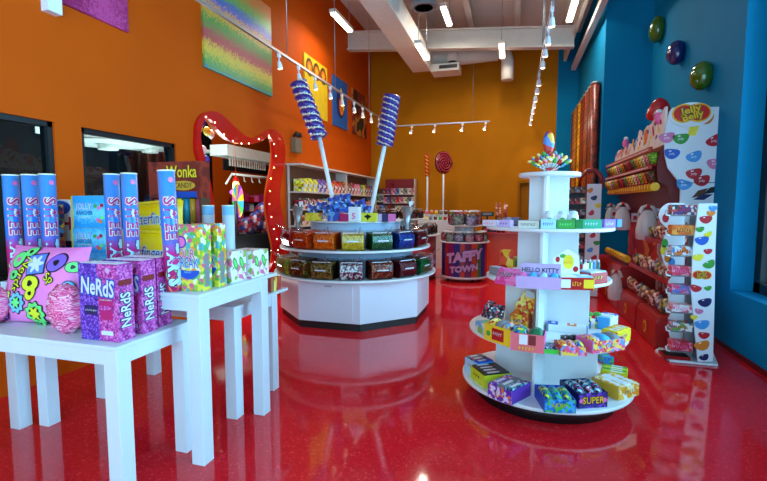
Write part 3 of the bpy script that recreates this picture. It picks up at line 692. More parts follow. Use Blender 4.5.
# --- yellow bags
YB=bands('yellow_bag_print',[(-.2,(250,205,10)),(.4,(252,215,30))],2,.3); BT=flat('butter_blue',(20,40,140),.4)
def softbag(name,w,h,th,mat,p,rx,rz,label,group,ry=0,deco=None,cat='candy bag'):
    t=thing(name,label,cat,p,rz,group); t.rotation_euler=(rx,ry,rz); b=MB(); pillow(w,h,th,b,mat,10)
    if deco: deco(b,on_pillow(w,h,th))
    b.build('bag',parent=t); MB().m(mat).box(0,0,h*.485,w*.93,.003,.018).build('crimped_seal',parent=t); MB().m(mat).box(0,0,-h*.485-.018,w*.93,.003,.018).build('crimped_seal',parent=t); return t
def bf(b,f):
    for off,m_,dz in ((.05,WHITE,.001),(0,BT,.002)):
        v,ff,w=textmesh('Butterfinger',off); b.m(m_).add([f(X*.075,Y*.12+.01,dz) for X,Y,_ in v],ff)
softbag('candy_bag',.48,.26,.09,YB,(-2.46,2.56,ZB+.385),-.1,.1,'yellow candy bag with blue lettering, upper of the two','yellow candy bags',deco=bf,ry=-.08)
softbag('candy_bag',.48,.30,.08,YB,(-2.42,2.42,ZB+.165),-.12,.12,'yellow candy bag with blue lettering, lower of the two','yellow candy bags',deco=bf,ry=.04)
# --- sour mix cartons
FRU=spots('sour_fruit_print',[(235,215,60),(90,175,70),(240,150,50),(80,175,175),(225,95,130),(240,235,190),(150,190,50)],42)
def sour(b,w,d,h):
    b.m(PUR).oval(.038,.038,at(FRONT,-w*.25,-d/2-.001,h*.74)); b.m(PNK).oval(.028,.028,at(FRONT,-w*.25,-d/2-.0015,h*.74))
    b.logo('SOUR',.075,at(FRONT,-.02,-d/2-.001,h*.56),MAG,WHITE,w=.13); b.logo('BREAK',.08,at(FRONT,-.005,-d/2-.001,h*.42),BLU,WHITE,w=.15)
    b.m(BLU).oval(.075,.026,at(FRONT,-.0,-d/2-.001,h*.27),bean=.3); b.m(LBL).text('~5',.018,at(FRONT,0,-d/2-.002,h*.285),w=.05)
    b.m(GRY).box(w/2+.0012,0,h*.06,.001,d*.45,h*.5)
q=GZ(211,290,ZB); q2=GZ(184,292,ZB)
carton('sour_carton',(-1.80,2.155,ZB),.04,.18,.09,.385,FRU,FRU,'tall fruit printed carton with lettering beside the lone tube','candy box','fruit printed sour cartons',sour)
carton('sour_carton',(-1.79,2.29,ZB),.04,.17,.085,.385,FRU,FRU,'tall fruit printed carton just behind its twin','candy box','fruit printed sour cartons',sour)
CRO=spots('pink_green_print',[(240,235,235),(235,240,235),(225,110,150),(240,190,205),(140,180,70),(240,235,235)],32)
def cro(b,w,d,h):
    b.m(GRY).box(-.0,-d/2-.0006,h*.3,w*.5,.001,h*.55)
    for k in range(2): b.m(GRN).oval(.022,.045,at(RIGHT,w/2+.0014,(-.2+.4*k)*d,h*.6),rot=.4); b.m(LG).oval(.012,.03,at(RIGHT,w/2+.002,(-.2+.4*k)*d,h*.6),rot=.4)
    b.m(MAG).oval(.03,.03,at(FRONT,-w*.3,-d/2-.001,h*.25))
carton('patterned_carton',(-1.81,2.475,ZB),.0,.19,.17,.2,CRO,CRO,'white carton with pink and green pattern, nearer of the two on the tall table','candy box','pink and green patterned cartons',cro)
carton('patterned_carton',(-1.79,2.70,ZB),.0,.19,.22,.185,CRO,CRO,'white carton with pink and green pattern, farther of the two on the tall table','candy box','pink and green patterned cartons',cro)
q=GX(274,283,-1.86)
carton('small_yellow_carton',(-1.885,3.17,.801),0,.08,.16,.11,spots('yellow_stripe_print',[(240,220,60),(190,60,60),(120,150,70),(245,235,150)],18,stretch=(1,2,.1)),None,'small yellow striped carton on the low table beyond the tall one','candy box','small striped cartons')
# --- red headed carton with tubes of candy
zt=1.86; HX=-2.72; w=.52
t=thing('header_carton','red header card with yellow lettering above dark candy tubes','display stand',(HX,3.12,.801))
b=MB().m(spots('red_brown_header',[(130,32,18),(150,45,22),(110,26,15)],9,kind='noise')).box(0,0,.76,w,.12,zt-.801-.76); b.logo('Wonka',.14,at(FRONT,.08,-.062,.97),YEL,BRN,w=.30,fo=.015); b.m(GOLD).oval(.12,.04,at(FRONT,.09,-.0615,.86)); b.m(BRN).text('CANDY',.06,at(FRONT,.09,-.063,.86),w=.18,off=.01)
b.m(BLU).box(.12,-.061,.76,.2,.01,.05).build('header',parent=t)
MB().m(BRN).box(0,0.0,0,w,.16,.02).box(-w/2+.01,0,0,.015,.12,.76).box(w/2-.01,0,0,.015,.12,.76).box(0,.055,0,w,.01,.76).build('rack',parent=t)
TC=[('dark pink',(120,30,60),(200,60,90)),('brown',(60,40,30),(150,90,60)),('plum',(50,20,40),(140,40,110)),('grey green',(40,50,50),(110,120,100)),('blue green',(30,50,60),(50,150,150)),('teal',(20,50,60),(40,165,195)),('ochre',(60,45,25),(215,165,45)),('rose',(70,30,40),(200,80,115))]
for i,(n_,c1,c2) in enumerate(TC):
    tt=thing('candy_vial',n_+' capped candy tube in the rack under the red header','candy tube',(HX-.21+.06*i,3.10,.823),0,'candy tubes under the red header')
    MB().m(spots('vial_'+n_.replace(' ','_'),[c1,tuple(min(255,v+40) for v in c1),c2],50,.25)).cyl(0,0,0,.026,.54,14).build('vial',parent=tt); MB().m(flat('cap_'+n_.replace(' ','_'),c2,.35)).cyl(0,0,.54,.027,.19,14).build('cap',parent=tt)
# ================================================================ ROUND TOWER
TX0,TY0,TA=.265,3.66,math.radians(-14)
t=thing('round_tower','white four tier round display tower standing on the red floor','display stand',(TX0,TY0,0),TA)
MB().m(BLACK).lathe([(.53,0),(.53,.115)],48).build('plinth',parent=t)
DZ=[(.115,.025,.638),(.505,.024,.588),(.925,.024,.462),(1.312,.024,.468),(1.715,.03,.225)]
DISC=[]
for z,h,R in DZ: MB().m(LAM).lathe([(R-.004,z),(R,z+.004),(R,z+h-.004),(R-.004,z+h)],72).build('shelf',parent=t); DISC.append(z+h)
for (z,h,R),(z2,_,_),L_ in zip(DZ[:-1],DZ[1:],(.385,.315,.225,.145)):
    MB().m(LAM).box(0,0,z+h,2*L_,.02,z2-z-h).box(0,0,z+h,.02,2*L_,z2-z-h).build('divider',parent=t)
# ---- display trays
def lay(t,n,pw,pl,ph,cols,w,d,z,kind,desc,grp,tilt=0):
    """n packs lying side by side in a tray, each a thing of its own"""
    for i in range(n):
        x=-w/2+w*(i+.5)/n; M=t.matrix_basis; p=M@Vector((x,0,z)); c=cols[i%len(cols)]
        b=MB()
        if kind=='bag':
            pillow(pw,pl,ph,b,c,6); b.m(WHITE).text('~4',.4*pw,at(Matrix.Identity(4),0,0,0)@Matrix.Rotation(PI/2,4,'X')@TR(0,0,ph/2+.002,rz=90))
            o=b.build('candy_pack',loc=p); o.rotation_euler=(math.radians(-90+tilt),0,t.rotation_euler.z)
        else:
            b.m(c).box(0,0,0,pw,pl,ph).m(PORC).box(0,-pl*.1,ph,pw*.45,pl*.5,.0008); o=b.build('candy_pack',loc=p,bevel=.003); o.rotation_euler=(math.radians(tilt),0,t.rotation_euler.z)
        tag(o,desc%(ORD[i]),'candy pack',grp)
def tray(px,py,zi,w,d,h,rot,front,side,label,grp,word=None,wc=None,wo=None,packs=None,back=None,deco=None,z=None):
    z=DISC[zi]+.001 if z is None else z
    w*=1.12; d*=1.12; h*=1.6
    q=GZ(px,py,z); r=math.radians(rot); fwd=Vector((math.sin(r)*-1,math.cos(r),0)); c=Vector((q.x,q.y,z))+fwd*d/2
    t=thing('display_tray',label,'display tray',c,r,grp)
    b=MB().m(front).box(0,-d/2+.003,0,w,.005,h).m(side).box(-w/2+.003,0,0,.005,d,h).box(w/2-.003,0,0,.005,d,h).box(0,d/2-.003,0,w,.005,h).box(0,0,0,w-.01,d-.01,.004)
    if word: big=word[0]!='~'; b.logo(word,h*(.62 if big else .38),at(FRONT,0,-d/2-.0006,h*(.5 if big else .58)),wc or WHITE,wo or NAV,w=w*(.75 if big else .5),off=.06)
    if deco: deco(b,w,d,h)
    b.build('tray',parent=t)
    if back: back(t,w,d,h)
    bpy.context.view_layer.update()
    if packs:
        n,cols,kind,desc=packs; pw=w*.92/n
        lay(t,n,pw,d*.9,h*(.7 if kind=='box' else .9),cols,w*.94,d,h*.4+(.42*h if kind=='bag' else 0),kind,desc,grp+' contents',tilt=0)
    return t
S1=spots('green_blue_sour_print',[(90,190,40),(30,110,200),(240,230,60),(40,160,90),(20,60,150)],60)
S2=spots('blue_green_tray_print',[(30,120,200),(60,170,230),(70,190,60),(20,90,170)],60)
S3=spots('night_blue_print',[(25,30,100),(60,40,140),(20,25,80),(110,70,180)],50)
S4=spots('black_multicolour_print',[(20,20,30),(60,60,70),(200,60,90),(90,160,200),(230,230,230),(20,20,30)],60)
S5=spots('amber_wrap_print',[(240,180,50),(235,150,30),(250,225,150),(235,235,225)],40)
S6=spots('violet_white_print',[(110,50,180),(90,40,160),(225,215,240),(240,120,50),(130,70,200)],55)
S7=spots('teal_sheen_print',[(60,170,190),(30,70,110),(180,220,230),(150,50,110),(20,30,50)],55)
S8=spots('pink_comic_print',[(235,90,140),(250,210,80),(240,150,190),(80,160,220),(240,80,60)],55)
S9=spots('yellow_red_print',[(245,215,50),(225,60,40),(250,235,140),(240,150,40)],45)
S10=spots('dark_brown_pack',[(50,45,40),(80,70,50),(30,28,28)],40)
OLV=flat('lime_tray',(205,215,40),.5)
G1='display trays on the bottom tier'
tray(471,374,0,.16,.14,.07,-50,LBL,CYA,'pale blue tray at the far left of the bottom tier',G1,'~5',RED,WHITE,(3,[GRY,S4,BLU],'box','dark wrapped pack in the pale blue tray, %s from the left'))
tray(477,383,0,.20,.20,.06,-58,OLV,OLV,'lime yellow tray of dark bars on the left of the bottom tier',G1,'~3',BLACK,YEL,(4,[S10],'box','black and olive bar in the lime tray, %s from its outer end'))
tray(499,401,0,.17,.22,.06,-33,S6,PUR,'violet and white tray of long packs on the bottom tier',G1,'~4',WHITE,ORA,(3,[S6,GRY,S7],'box','long violet grey pack in the violet tray, %s from the left'))
tray(560,413,0,.18,.22,.055,12,S2,BLU,'blue and green tray of sour candy at the front of the bottom tier',G1,'~4',GRN,YEL,(3,[S1,S2,S1],'bag','green sour candy pack in the blue and green tray, %s from the left'))
tray(593,408,0,.185,.22,.065,24,S3,NAV,'dark blue tray with yellow lettering at the front of the bottom tier',G1,'SUPER',YEL,DKR,(3,[S7,S4,S7],'bag','teal and black pack in the dark blue tray, %s from the left'),deco=lambda b,w,d,h:(b.m(PNK).oval(.018,.016,at(FRONT,-w*.4,-d/2-.001,h*.5)),b.oval(.018,.016,at(FRONT,w*.4,-d/2-.001,h*.5))))
tray(629,398,0,.19,.20,.055,42,S5,GOLD,'orange tray of pale wrapped bars at the right of the bottom tier',G1,'~4',GRY,YEL,(3,[S5,PORC,S5],'box','orange and white wrapped bar in the orange tray, %s from the left'))
tray(627,382,0,.17,.16,.05,75,OLV,YEL,'yellow green tray behind the orange one on the bottom tier',G1,None,packs=(4,[OLV,GRN],'box','yellow green stick in the tray at the far right, %s from its front'))
carton('candy_box',GZ(604,362,DISC[0]+.001),1.9,.16,.08,.07,S2,None,'small blue box at the back right of the bottom tier','candy box','boxes on the bottom tier')
G2='display trays on the second tier'
S11=spots('green_white_box_print',[(225,230,225),(120,200,90),(100,180,220),(200,205,200)],20)
carton('candy_box',GZ(486,333,DISC[1]+.001),math.radians(-62),.17,.10,.085,S11,None,'pale green and white carton at the far left of the second tier','candy box','boxes on the second tier')
for i,(px,py,dz) in enumerate([(488,320,.09),(497,322,.07)]):
    q=GZ(px,py+8,DISC[1]); softbag('candy_bag',.11,.11,.05,S4,(q.x,q.y+.06,DISC[1]+dz+.045),-.5,-.8+.5*i,'dark multicoloured candy bag %s the pale green carton'%(['on','right of'][i]),'dark bags on the second tier')
def gusset(t,w,d,h):
    MB().m(S9).prism([(-w/2,0),(w/2,0),(w*.62,h*2.1),(w*.1,h*2.5),(-w*.45,h*1.5)],.005,at(FRONT,0,d/2-.0,0)).m(WHITE).prism([(w*.1,h*2.1),(w*.55,h*2.0),(w*.6,h*2.4),(w*.15,h*2.55)],.002,at(FRONT,0,d/2-.006,0)).build('back_card',parent=t)
tray(519,330,1,.13,.08,.075,-20,S9,RED,'red and yellow display box with slanted back card on the second tier',G2,'~3',WHITE,RED,(2,[ORA,S9],'bag','orange pouch in the red and yellow display box, %s from the left'),gusset)
def yred(b,w,d,h): b.m(RED).box(-w*.05,-d/2-.0004,h*.15,w*.38,.001,h*.7).m(GRN).oval(.02,.02,at(FRONT,-w*.36,-d/2-.001,h*.45)); b.m(WHITE).text('~5',h*.3,at(FRONT,-w*.05,-d/2-.0015,h*.55),w=w*.3)
tray(499,344,1,.25,.13,.075,-40,flat('bright_yellow_tray',(245,205,30),.5),YEL,'yellow tray with red panel at the left front of the second tier',G2,packs=(4,[S9,GRY,S8,S4],'bag','yellow and red pouch in the yellow tray, %s from the left'),deco=yred)
def pcomic(b,w,d,h): b.m(PORC).box(-w*.12,-d/2-.0004,h*.4,w*.25,.001,h*.55).m(DKR).box(w*.14,-d/2-.0004,h*.4,w*.22,.001,h*.55); b.logo('~5',h*.32,at(FRONT,-.0,-d/2-.001,h*.2),YEL,RED,w=w*.5)
tray(527,352,1,.19,.13,.075,-8,flat('salmon_pink_tray',(240,110,120),.5),PNK,'salmon pink tray of green packs at the front of the second tier',G2,packs=(2,[S1,flat('deep_green_pack',(20,110,70),.35)],'bag','green pack in the salmon pink tray, %s from the left'),deco=pcomic)
tray(551,354,1,.125,.14,.018,2,flat('neon_green_tray',(60,210,60),.5),GRN,'flat neon green tray of black and green packs on the second tier',G2,packs=(2,[S7,S7],'bag','black and teal pack on the neon green tray, %s from the left'))
tray(573,356,1,.15,.12,.04,10,S8,RED,'small comic patterned tray right of the neon green one',G2,packs=(3,[S9,S8,S1],'bag','small patterned pouch in the comic patterned tray, %s from the left'))
tray(567,333,1,.25,.09,.035,-6,PORC,BLU,'white and blue tray against the divider on the second tier',G2,packs=(4,[BLU,PORC,ORA,PORC],'box','blue or white wrapped roll against the divider, %s from the left'))
tray(581,345,1,.20,.07,.03,18,BLACK,BLACK,'black tray of dark wrapped sweets behind the pink one on the second tier',G2,packs=(4,[S4,BLACK,YEL,S4],'bag','dark wrapped sweet in the black tray, %s from the left'))
tray(609,352,1,.24,.14,.05,34,S8,PNK,'pink and blue comic patterned tray at the right of the second tier',G2,'~3',YEL,PUR,(3,[S8,CYA,GRY],'bag','pink and blue pouch in the comic patterned tray at the right, %s from the left'))
tray(624,343,1,.19,.10,.055,55,YEL,S9,'yellow tray at the right rim of the second tier',G2,'~3',RED,WHITE,(4,[YEL,S9],'box','yellow pack in the tray at the right rim, %s from its front'))
tray(614,329,1,.15,.10,.06,60,PORC,CYA,'white and blue carton tray at the back right of the second tier',G2,packs=(3,[LBL,PORC,BLU],'box','pale blue pack in the back right tray, %s from its front'))
for i,(px,pt) in enumerate([(594,308),(602,307)]):
    q=GZ(px,332,DISC[1]); tt=thing('candy_dispenser','green topped tube toy standing behind the back right tray, %s'%(['left one','right one'][i]),'toy',(q.x-.02,q.y+.1,DISC[1]),0,'green topped tube toys')
    MB().m(S1).cyl(0,0,0,.014,.1,10).build('tube',parent=tt); MB().m(GRN).ball((.03,.02,.018),TR(0,0,.115)).build('topper',parent=tt)
G3='display trays on the third tier'
S12=spots('hot_pink_bag',[(240,90,170),(250,130,195),(235,70,150)],12,kind='noise')
q=GZ(508,284,DISC[2]); softbag('candy_bag',.19,.10,.05,S12,(q.x,q.y+.05,DISC[2]+.045),-.6,-.5,'hot pink bag with dark lettering at the left front of the third tier','bags on the third tier',deco=lambda b,f:[b.m(m_).add([f(X*.045,Y*.06,dz) for X,Y,_ in textmesh('~5',off)[0]],textmesh('~5',off)[1]) for off,m_,dz in ((.05,WHITE,.001),(0,BLACK,.002))])
q=GZ(497,276,DISC[2]); carton('candy_box',(q.x,q.y+.08,DISC[2]+.001),-.9,.12,.07,.06,GRY,LBL,'grey and white carton behind the hot pink bag','candy box','boxes on the third tier')
def hk(t,w,d,h):
    b=MB().m(LIL).prism([(-w/2+.01,0),(w/2-.0,0),(w/2,h+.075),(-w/2+.03,h+.075)],.005,at(FRONT,.0,d/2,0))
    b.m(BLACK).text('HELLO KITTY',.042,at(FRONT,.01,d/2-.0062,h+.03),off=.02,w=w*.85); b.build('back_card',parent=t)
tray(538,289,2,.25,.10,.05,-3,LIL,LIL,'lilac tray with lettered back card at the front of the third tier',G3,packs=(4,[PNK,CYA,LBL,CYA],'bag','pastel pouch in the lilac tray, %s from the left'),back=hk)
def fruit(t,w,d,h):
    b=MB().m(PORC).prism([(-w*.5,0),(w*.25,0),(w*.2,h*2.6),(-w*.15,h*3.2),(-w*.6,h*2.4)],.005,at(FRONT,0,d/2,0)); b.m(YEL).oval(.035,.05,at(FRONT,-w*.12,d/2-.0062,h*2.1)); b.m(GRN).oval(.02,.014,at(FRONT,-w*.3,d/2-.006,h*2.6)); b.m(RED).oval(.018,.02,at(FRONT,w*.1,d/2-.006,h*1.5)).oval(.014,.02,at(FRONT,-w*.45,d/2-.006,h*2.3)); b.m(ORA).text('~6',.02,at(FRONT,-w*.12,d/2-.007,h*2.05),w=.055); b.build('back_card',parent=t)
def srd(b,w,d,h):
    for k,(m_,c2) in enumerate(((PORC,RED),(RED,YEL),(YEL,RED))): b.m(m_).box(-w*.33+w*.33*k,-d/2-.0004,h*.15,w*.28,.001,h*.7)
    b.m(YEL).text('~4',h*.5,at(FRONT,0,-d/2-.002,h*.5),w=w*.28)
tray(577,290,2,.19,.11,.05,9,RED,YEL,'red and yellow tray with fruit back card on the third tier',G3,packs=(2,[PORC,LBL],'box','white pack in the red and yellow tray, %s from the left'),back=fruit,deco=srd)
tray(599,284,2,.15,.12,.05,42,RED,RED,'red tray with yellow bursts at the right rim of the third tier',G3,'~3',YEL,BLACK,packs=(3,[LBL,PORC],'box','pale pack in the red rim tray, %s from the left'))
tray(588,272,2,.17,.09,.045,60,PORC,RED,'white tray of upright markers at the back right of the third tier',G3)
for i in range(7):
    q=GZ(574+4.5*i,274,DISC[2]); o=MB().m([GRN,CYA,flat('teal_cap',(40,140,130),.4),PORC][i%4]).cyl(0,0,0,.011,.075,10).m(WHITE).cyl(0,0,.075,.008,.02,10).build('candy_spray',loc=(q.x+.0,q.y+.12,DISC[2]+.006)); tag(o,'small upright spray tube at the back of the third tier, %s from the left'%ORD[i],'candy tube','upright spray tubes')
t=MB().m(S9); q=GZ(500,270,DISC[2]); softbag('candy_bag',.13,.14,.05,spots('red_yellow_bag',[(215,40,40),(245,205,60),(235,90,40),(190,30,50)],12),(q.x+.05,q.y+.16,DISC[2]+.075),-.15,-.4,'red and yellow candy bag at the back left of the third tier','bags on the third tier')
q=GZ(517,268,DISC[2]); carton('candy_box',(q.x+.0,q.y+.14,DISC[2]+.001),-.2,.09,.07,.08,spots('olive_pack',[(80,110,30),(150,150,40),(60,60,30)],20),None,'olive green carton against the divider of the third tier','candy box','boxes on the third tier')
# tier 4 small packages
Z4=DISC[3]+.001
def little(px,py,w,h,mat,txt,tc,lb,d=.07,rot=0,z=None,side=None):
    q=GZ(px,py,Z4); v=Vector((q.x-TX0,q.y-TY0,0)); 
    # stand just inside the rim, in the direction seen at px
    ang=math.radians(rot); 
    def dc(b,w,dd,h):
        if txt: b.m(tc).text(txt,h*.45,at(FRONT,0,-dd/2-.0012,h*.5),off=.01,w=w*.7)
    Y=z; qq=GY(px,220,Y); carton('small_candy_box',(qq.x,Y,Z4),ang,w,d,h,mat,side,lb,'candy box','small boxes on the fourth tier',dc)
little(492,0,.125,.045,flat('pale_pink_box',(225,215,230),.5),'~4',PNK,'pale pink box at the left rim of the fourth tier',rot=-30,z=3.52)
little(506,0,.09,.05,LIL,'~3',PUR,'lilac box beside the pale pink one on the fourth tier',rot=-20,z=3.42)
little(512,0,.12,.065,spots('violet_grey_pack',[(110,95,130),(150,140,160),(80,70,100)],30),None,None,'violet grey box behind the lilac one on the fourth tier',rot=-15,z=3.62)
little(529,0,.14,.055,flat('cream_box',(215,210,195),.5),'~10',BLACK,'cream box with black lettering and black edges on the fourth tier',z=3.28,side=BLACK,rot=-6)
little(548,0,.10,.065,LBL,'~5',BLU,'pale blue box in the middle of the fourth tier front',z=3.26,rot=2)
little(565,0,.115,.06,flat('fresh_green_box',(50,150,50),.45),'~5',LG,'bright green box right of the middle of the fourth tier',z=3.28,rot=6)
little(578,0,.05,.06,flat('deep_green_box',(20,120,50),.45),None,None,'narrow deep green box on the fourth tier',z=3.34,rot=8)
little(590,0,.135,.06,flat('teal_green_box',(50,160,120),.45),'~5',WHITE,'wide teal green box on the right of the fourth tier',z=3.42,rot=14)
little(607,0,.09,.057,flat('violet_box',(150,100,200),.45),'~4',WHITE,'violet box near the right rim of the fourth tier',z=3.54,rot=28)
little(615.5,0,.05,.055,flat('royal_blue_box',(30,110,200),.45),None,None,'blue box at the right rim of the fourth tier',z=3.66,rot=40)
for i,px in enumerate((549,562,573)):
    qq=GY(px,215,3.46); tt=thing('tin_cup','white round tin with green print behind the small boxes, %s'%['left','middle','right'][i],'tin',(qq.x,3.46,Z4),0,'white round tins')
    MB().m(PORC).lathe([(.035,0),(.04,.03),(.038,.085),(.03,.1)],16).m(GRN).box(0,-.0405,.05,.03,.002,.02).build('tin',parent=tt); MB().m(WHITE).ball((.032,.032,.02),TR(0,0,.103)).build('lid',parent=tt)
# lollipop fan on top
ZT5=DISC[4]+.001
qq=GY(549,172,3.6)
tt=thing('lollipop_holder','low round holder on top of the tower','holder',(qq.x,3.6,ZT5)); MB().m(spots('red_white_holder',[(200,30,40),(230,220,210),(190,60,40)],40)).lathe([(.05,0),(.065,.03),(.06,.03),(.045,.005)],20).build('cup',parent=tt)
LC=[S9,S4,GRN,S8,S1,RED,S5]
k=0
for row,(n,L_,y) in enumerate(((9,.13,0),(8,.105,-.035),(7,.075,-.06))):
    for i in range(n):
        a=math.radians(-58+116*i/(n-1)); tt=thing('lollipop','wrapped lollipop in the %s row of the fan on the tower, %s from the left'%(['back','middle','front'][row],ORD[i]),'lollipop',(qq.x+.03*math.sin(a),3.6+y*.8,ZT5+.012),0,'lollipops fanned out on the tower'); tt.rotation_euler=(.1*row,a,0)
        MB().m(WHITE).tube([(0,0,0),(0,0,L_)],.003,5).build('stick',parent=tt)
        MB().m(LC[(i*3+row*2)%7]).ball((.016,.009,.024),TR(0,0,L_),8,6).m(PORC).lathe([(.003,L_-.03),(.008,L_-.018)],6).build('wrapped_candy',parent=tt); k+=1
tt=thing('big_lollipop','tall blue and red wrapped sweet rising from the middle of the fan','lollipop',(qq.x-.005,3.645,ZT5+.01))
MB().m(WHITE).tube([(0,0,0),(0,0,.15)],.005,6).build('stick',parent=tt); MB().m(spots('blue_red_wrap',[(40,60,170),(210,60,50),(240,180,60),(90,140,220)],16)).ball((.042,.02,.09),TR(0,0,.22)).build('wrapped_candy',parent=tt)
# ================================================================ CANDY ISLANDS
PURPW=flat('island_white',(226,228,238),.4,noise=.01)
def octa(cx,cy,ap,z0,z1,rot=0):
    R=ap/math.cos(PI/8); return [(R*math.cos(PI/8+i*PI/4+rot),R*math.sin(PI/8+i*PI/4+rot)) for i in range(8)]
IX,IY=-2.10,5.78
t=thing('candy_island','big white octagonal island with two round shelves of candy bins','display island',(IX,IY,0))
MB().m(BLACK).prism(octa(0,0,.945,0,0),.09).build('toe_kick',parent=t)
b=MB().m(PURPW).prism(octa(0,0,.966,0,0),.50,TR(0,0,.09)); b.build('cabinet',parent=t,bevel=.004)
dr_=MB().m(PURPW).box(0,0,0,.62,.008,.40).build('access_door',parent=t,loc=(.0,-.970,.14)); MB().m(METAL).box(.0,-.012,.385,.09,.012,.01).build('door_pull',parent=dr_)
for z,R in ((.59,1.115),(.93,1.035)): MB().m(LAM).lathe([(R-.004,z),(R,z+.004),(R,z+.024),(R-.004,z+.028)],72).build('shelf',parent=t)
MB().m(flat('pale_blue_drum',(170,190,215),.4)).lathe([(.84,.618),(.78,.93)],48).build('inner_drum',parent=t)
MB().m(flat('pale_blue_drum',(170,190,215),.4)).lathe([(.62,.958),(.62,1.27)],48).m(LAM).lathe([(.635,1.27),(.635,1.289)],48).build('top_drum',parent=t)
GL=flat('gloss_film',(220,225,230),.1)
CANDY={}
def binshell(w):
    # side profile (y outward negative, z up)
    return [(-.125,.03),(-.145,.10),(-.13,.185),(-.08,.225),(.10,.235),(.11,.0),(-.10,.0)]
def cbin(cx,cy,R,ang,z,cols,nm,label,grp,w=.28,fill=.8,rim=True,cat='candy bin'):
    a=math.radians(ang); x,y=cx+R*math.cos(a),cy+R*math.sin(a); rz=a+PI/2
    t=thing('candy_bin',label,cat,(x,y,z),rz,grp)
    pr_=binshell(w); M=at(RIGHT,-w/2,0,0)
    MB().m(CLEAR).prism(pr_,w,M).build('shell',parent=t,bevel=.012)
    MB().m(GL).box(0,-.110,.208,w*.86,.012,.008).build('lid_edge',parent=t); MB().m(GL).box(0,-.148,.11,w*.5,.004,.014).build('label_strip',parent=t)
    MB().m(CLEAR).tube([(w*.25,-.10,.20),(w*.30,-.17,.25),(w*.34,-.2,.285)],.009,6).tube([(w*.1,-.09,.20),(w*.12,-.165,.26)],.008,6).build('scoop_handle',parent=t)
    key=nm
    if key not in CANDY:
        CANDY[key]=spots('candy_'+nm.replace(' ','_'),cols,48,.3,bump=.4,dist=.005)
    k=.93; b=MB().m(CANDY[key]); hh=[(py*k,max(.006,min(pz*k+.004,.245*fill+ .02*(1 if py>0 else 0)))) for py,pz in pr_]
    b.prism(hh,w*.92,at(RIGHT,-w*.46,0,0)); o=b.build('loose_candy',loc=(x,y,z+.001),rz=rz); tag(o,'heap of %s candy in its bin, %s shelf of the big island'%(nm,'lower' if 'lower' in label else 'upper'),'candy',None,'stuff')
RD=[(200,20,25),(225,35,40),(160,12,18)];ORR=[(250,80,15),(235,60,10),(255,120,40)];OR2=[(255,110,10),(240,90,5),(255,140,30)]
YL=[(235,200,30),(245,215,70),(215,175,20)];GR=[(10,90,45),(15,115,60),(5,65,35)];BL_=[(15,50,130),(25,75,165),(10,35,100)];DR=[(90,15,25),(130,30,40),(60,10,20)]
MU=[(200,60,60),(230,200,70),(90,150,80),(230,130,60),(180,90,130)];MB_=[(70,50,30),(160,60,40),(190,150,50),(60,80,40)];WR=[(235,225,225),(150,20,60),(240,235,230),(90,20,50)];RM=[(170,40,30),(120,25,25),(200,120,60),(90,40,25)];YG_=[(220,200,60),(140,160,50),(230,150,50)];PKc=[(220,130,150),(230,180,190),(190,80,110)];PM=[(170,90,90),(200,140,110),(120,60,60)]
lower=[('mixed fruit',MU),('yellow green',YG_),('dark mixed',MB_),('amber brown',[(150,110,40),(90,60,25),(170,130,60)]),('white and cherry',WR),('red striped',RM),('dark crimson',DR),('deep green',GR),('pale pink',PKc)]
upper=[('pale rose',PKc),('bright red',RD),('red orange',ORR),('orange',OR2),('yellow',YL),('emerald green',GR),('royal blue',BL_),('dark red',DR),('brown rose',PM)]
for i,(n_,c_) in enumerate(lower): cbin(IX,IY,.955,-70+(i-4.15)*19.5,.619,c_,n_,'clear bin of %s candy on the lower shelf of the big island'%n_,'bins on the lower shelf of the big island')
for i,(n_,c_) in enumerate(upper): cbin(IX,IY,.875,-70+(i-4.1)*20.5,.959,c_,n_,'clear bin of %s candy on the upper shelf of the big island'%n_,'bins on the upper shelf of the big island',w=.275)
# goods on the top of the island
ZI=1.29
def topbox(px,pt,pb,w,mat,label,d=.1,Y=5.35,deco=None,rot=0):
    q=GY(px,pb,Y); qt=GY(px,pt,Y); return carton('candy_box',(q.x,Y,ZI),rot,w,d,max(.06,qt.z-ZI),mat,None,label,'candy box','goods on top of the big island',deco)
B1=spots('blue_bag_print',[(40,80,190),(70,140,220),(30,50,130),(40,90,200),(60,110,190),(200,215,235),(90,170,220),(40,60,120)],24,.3,bump=.5)
topbox(314,213,222,.2,spots('yellow_label_print',[(235,210,60),(220,190,40),(200,120,60)],16),'yellow carton on the left of the island top')
topbox(335,212,222,.17,spots('blue_carton_print',[(60,90,190),(110,170,220),(210,80,90)],16),'blue carton under the pile of blue bags on the island top')
for i,(px,py,r) in enumerate([(328,209,.08),(340,206,.12),(353,208,.1),(334,201,.08),(345,198,.08),(313,209,.07),(360,204,.075),(322,206,.075),(366,209,.065)]):
    q=GY(px,py,5.62+.05*(i%3)); o=MB(); pillow(r*2.1,r*1.7,r*1.1,o,B1,8); o=o.build('candy_bag',loc=(q.x,q.y,max(q.z,ZI+r*.86))); o.rotation_euler=(-.3,.25*(i%3-1),.3*(i%2)); tag(o,'crinkled blue candy bag on the island top, %s'%['lower left of the pile','front middle of the pile','lower right of the pile','upper left of the pile','topmost of the pile','at the left stick','high right of the pile','behind the yellow carton','at the far right of the pile'][i],'candy bag','blue candy bags on the big island')
topbox(345,214,222,.13,MAG,'small magenta carton left of the white one on the island top')
t=topbox(355,207,228,.13,PORC,'upright white carton with a figure five in the middle of the island top',Y=5.16,deco=lambda b,w,d,h:b.m(PNK).text('5',.1,at(FRONT,0,-d/2-.001,.07),off=.03))
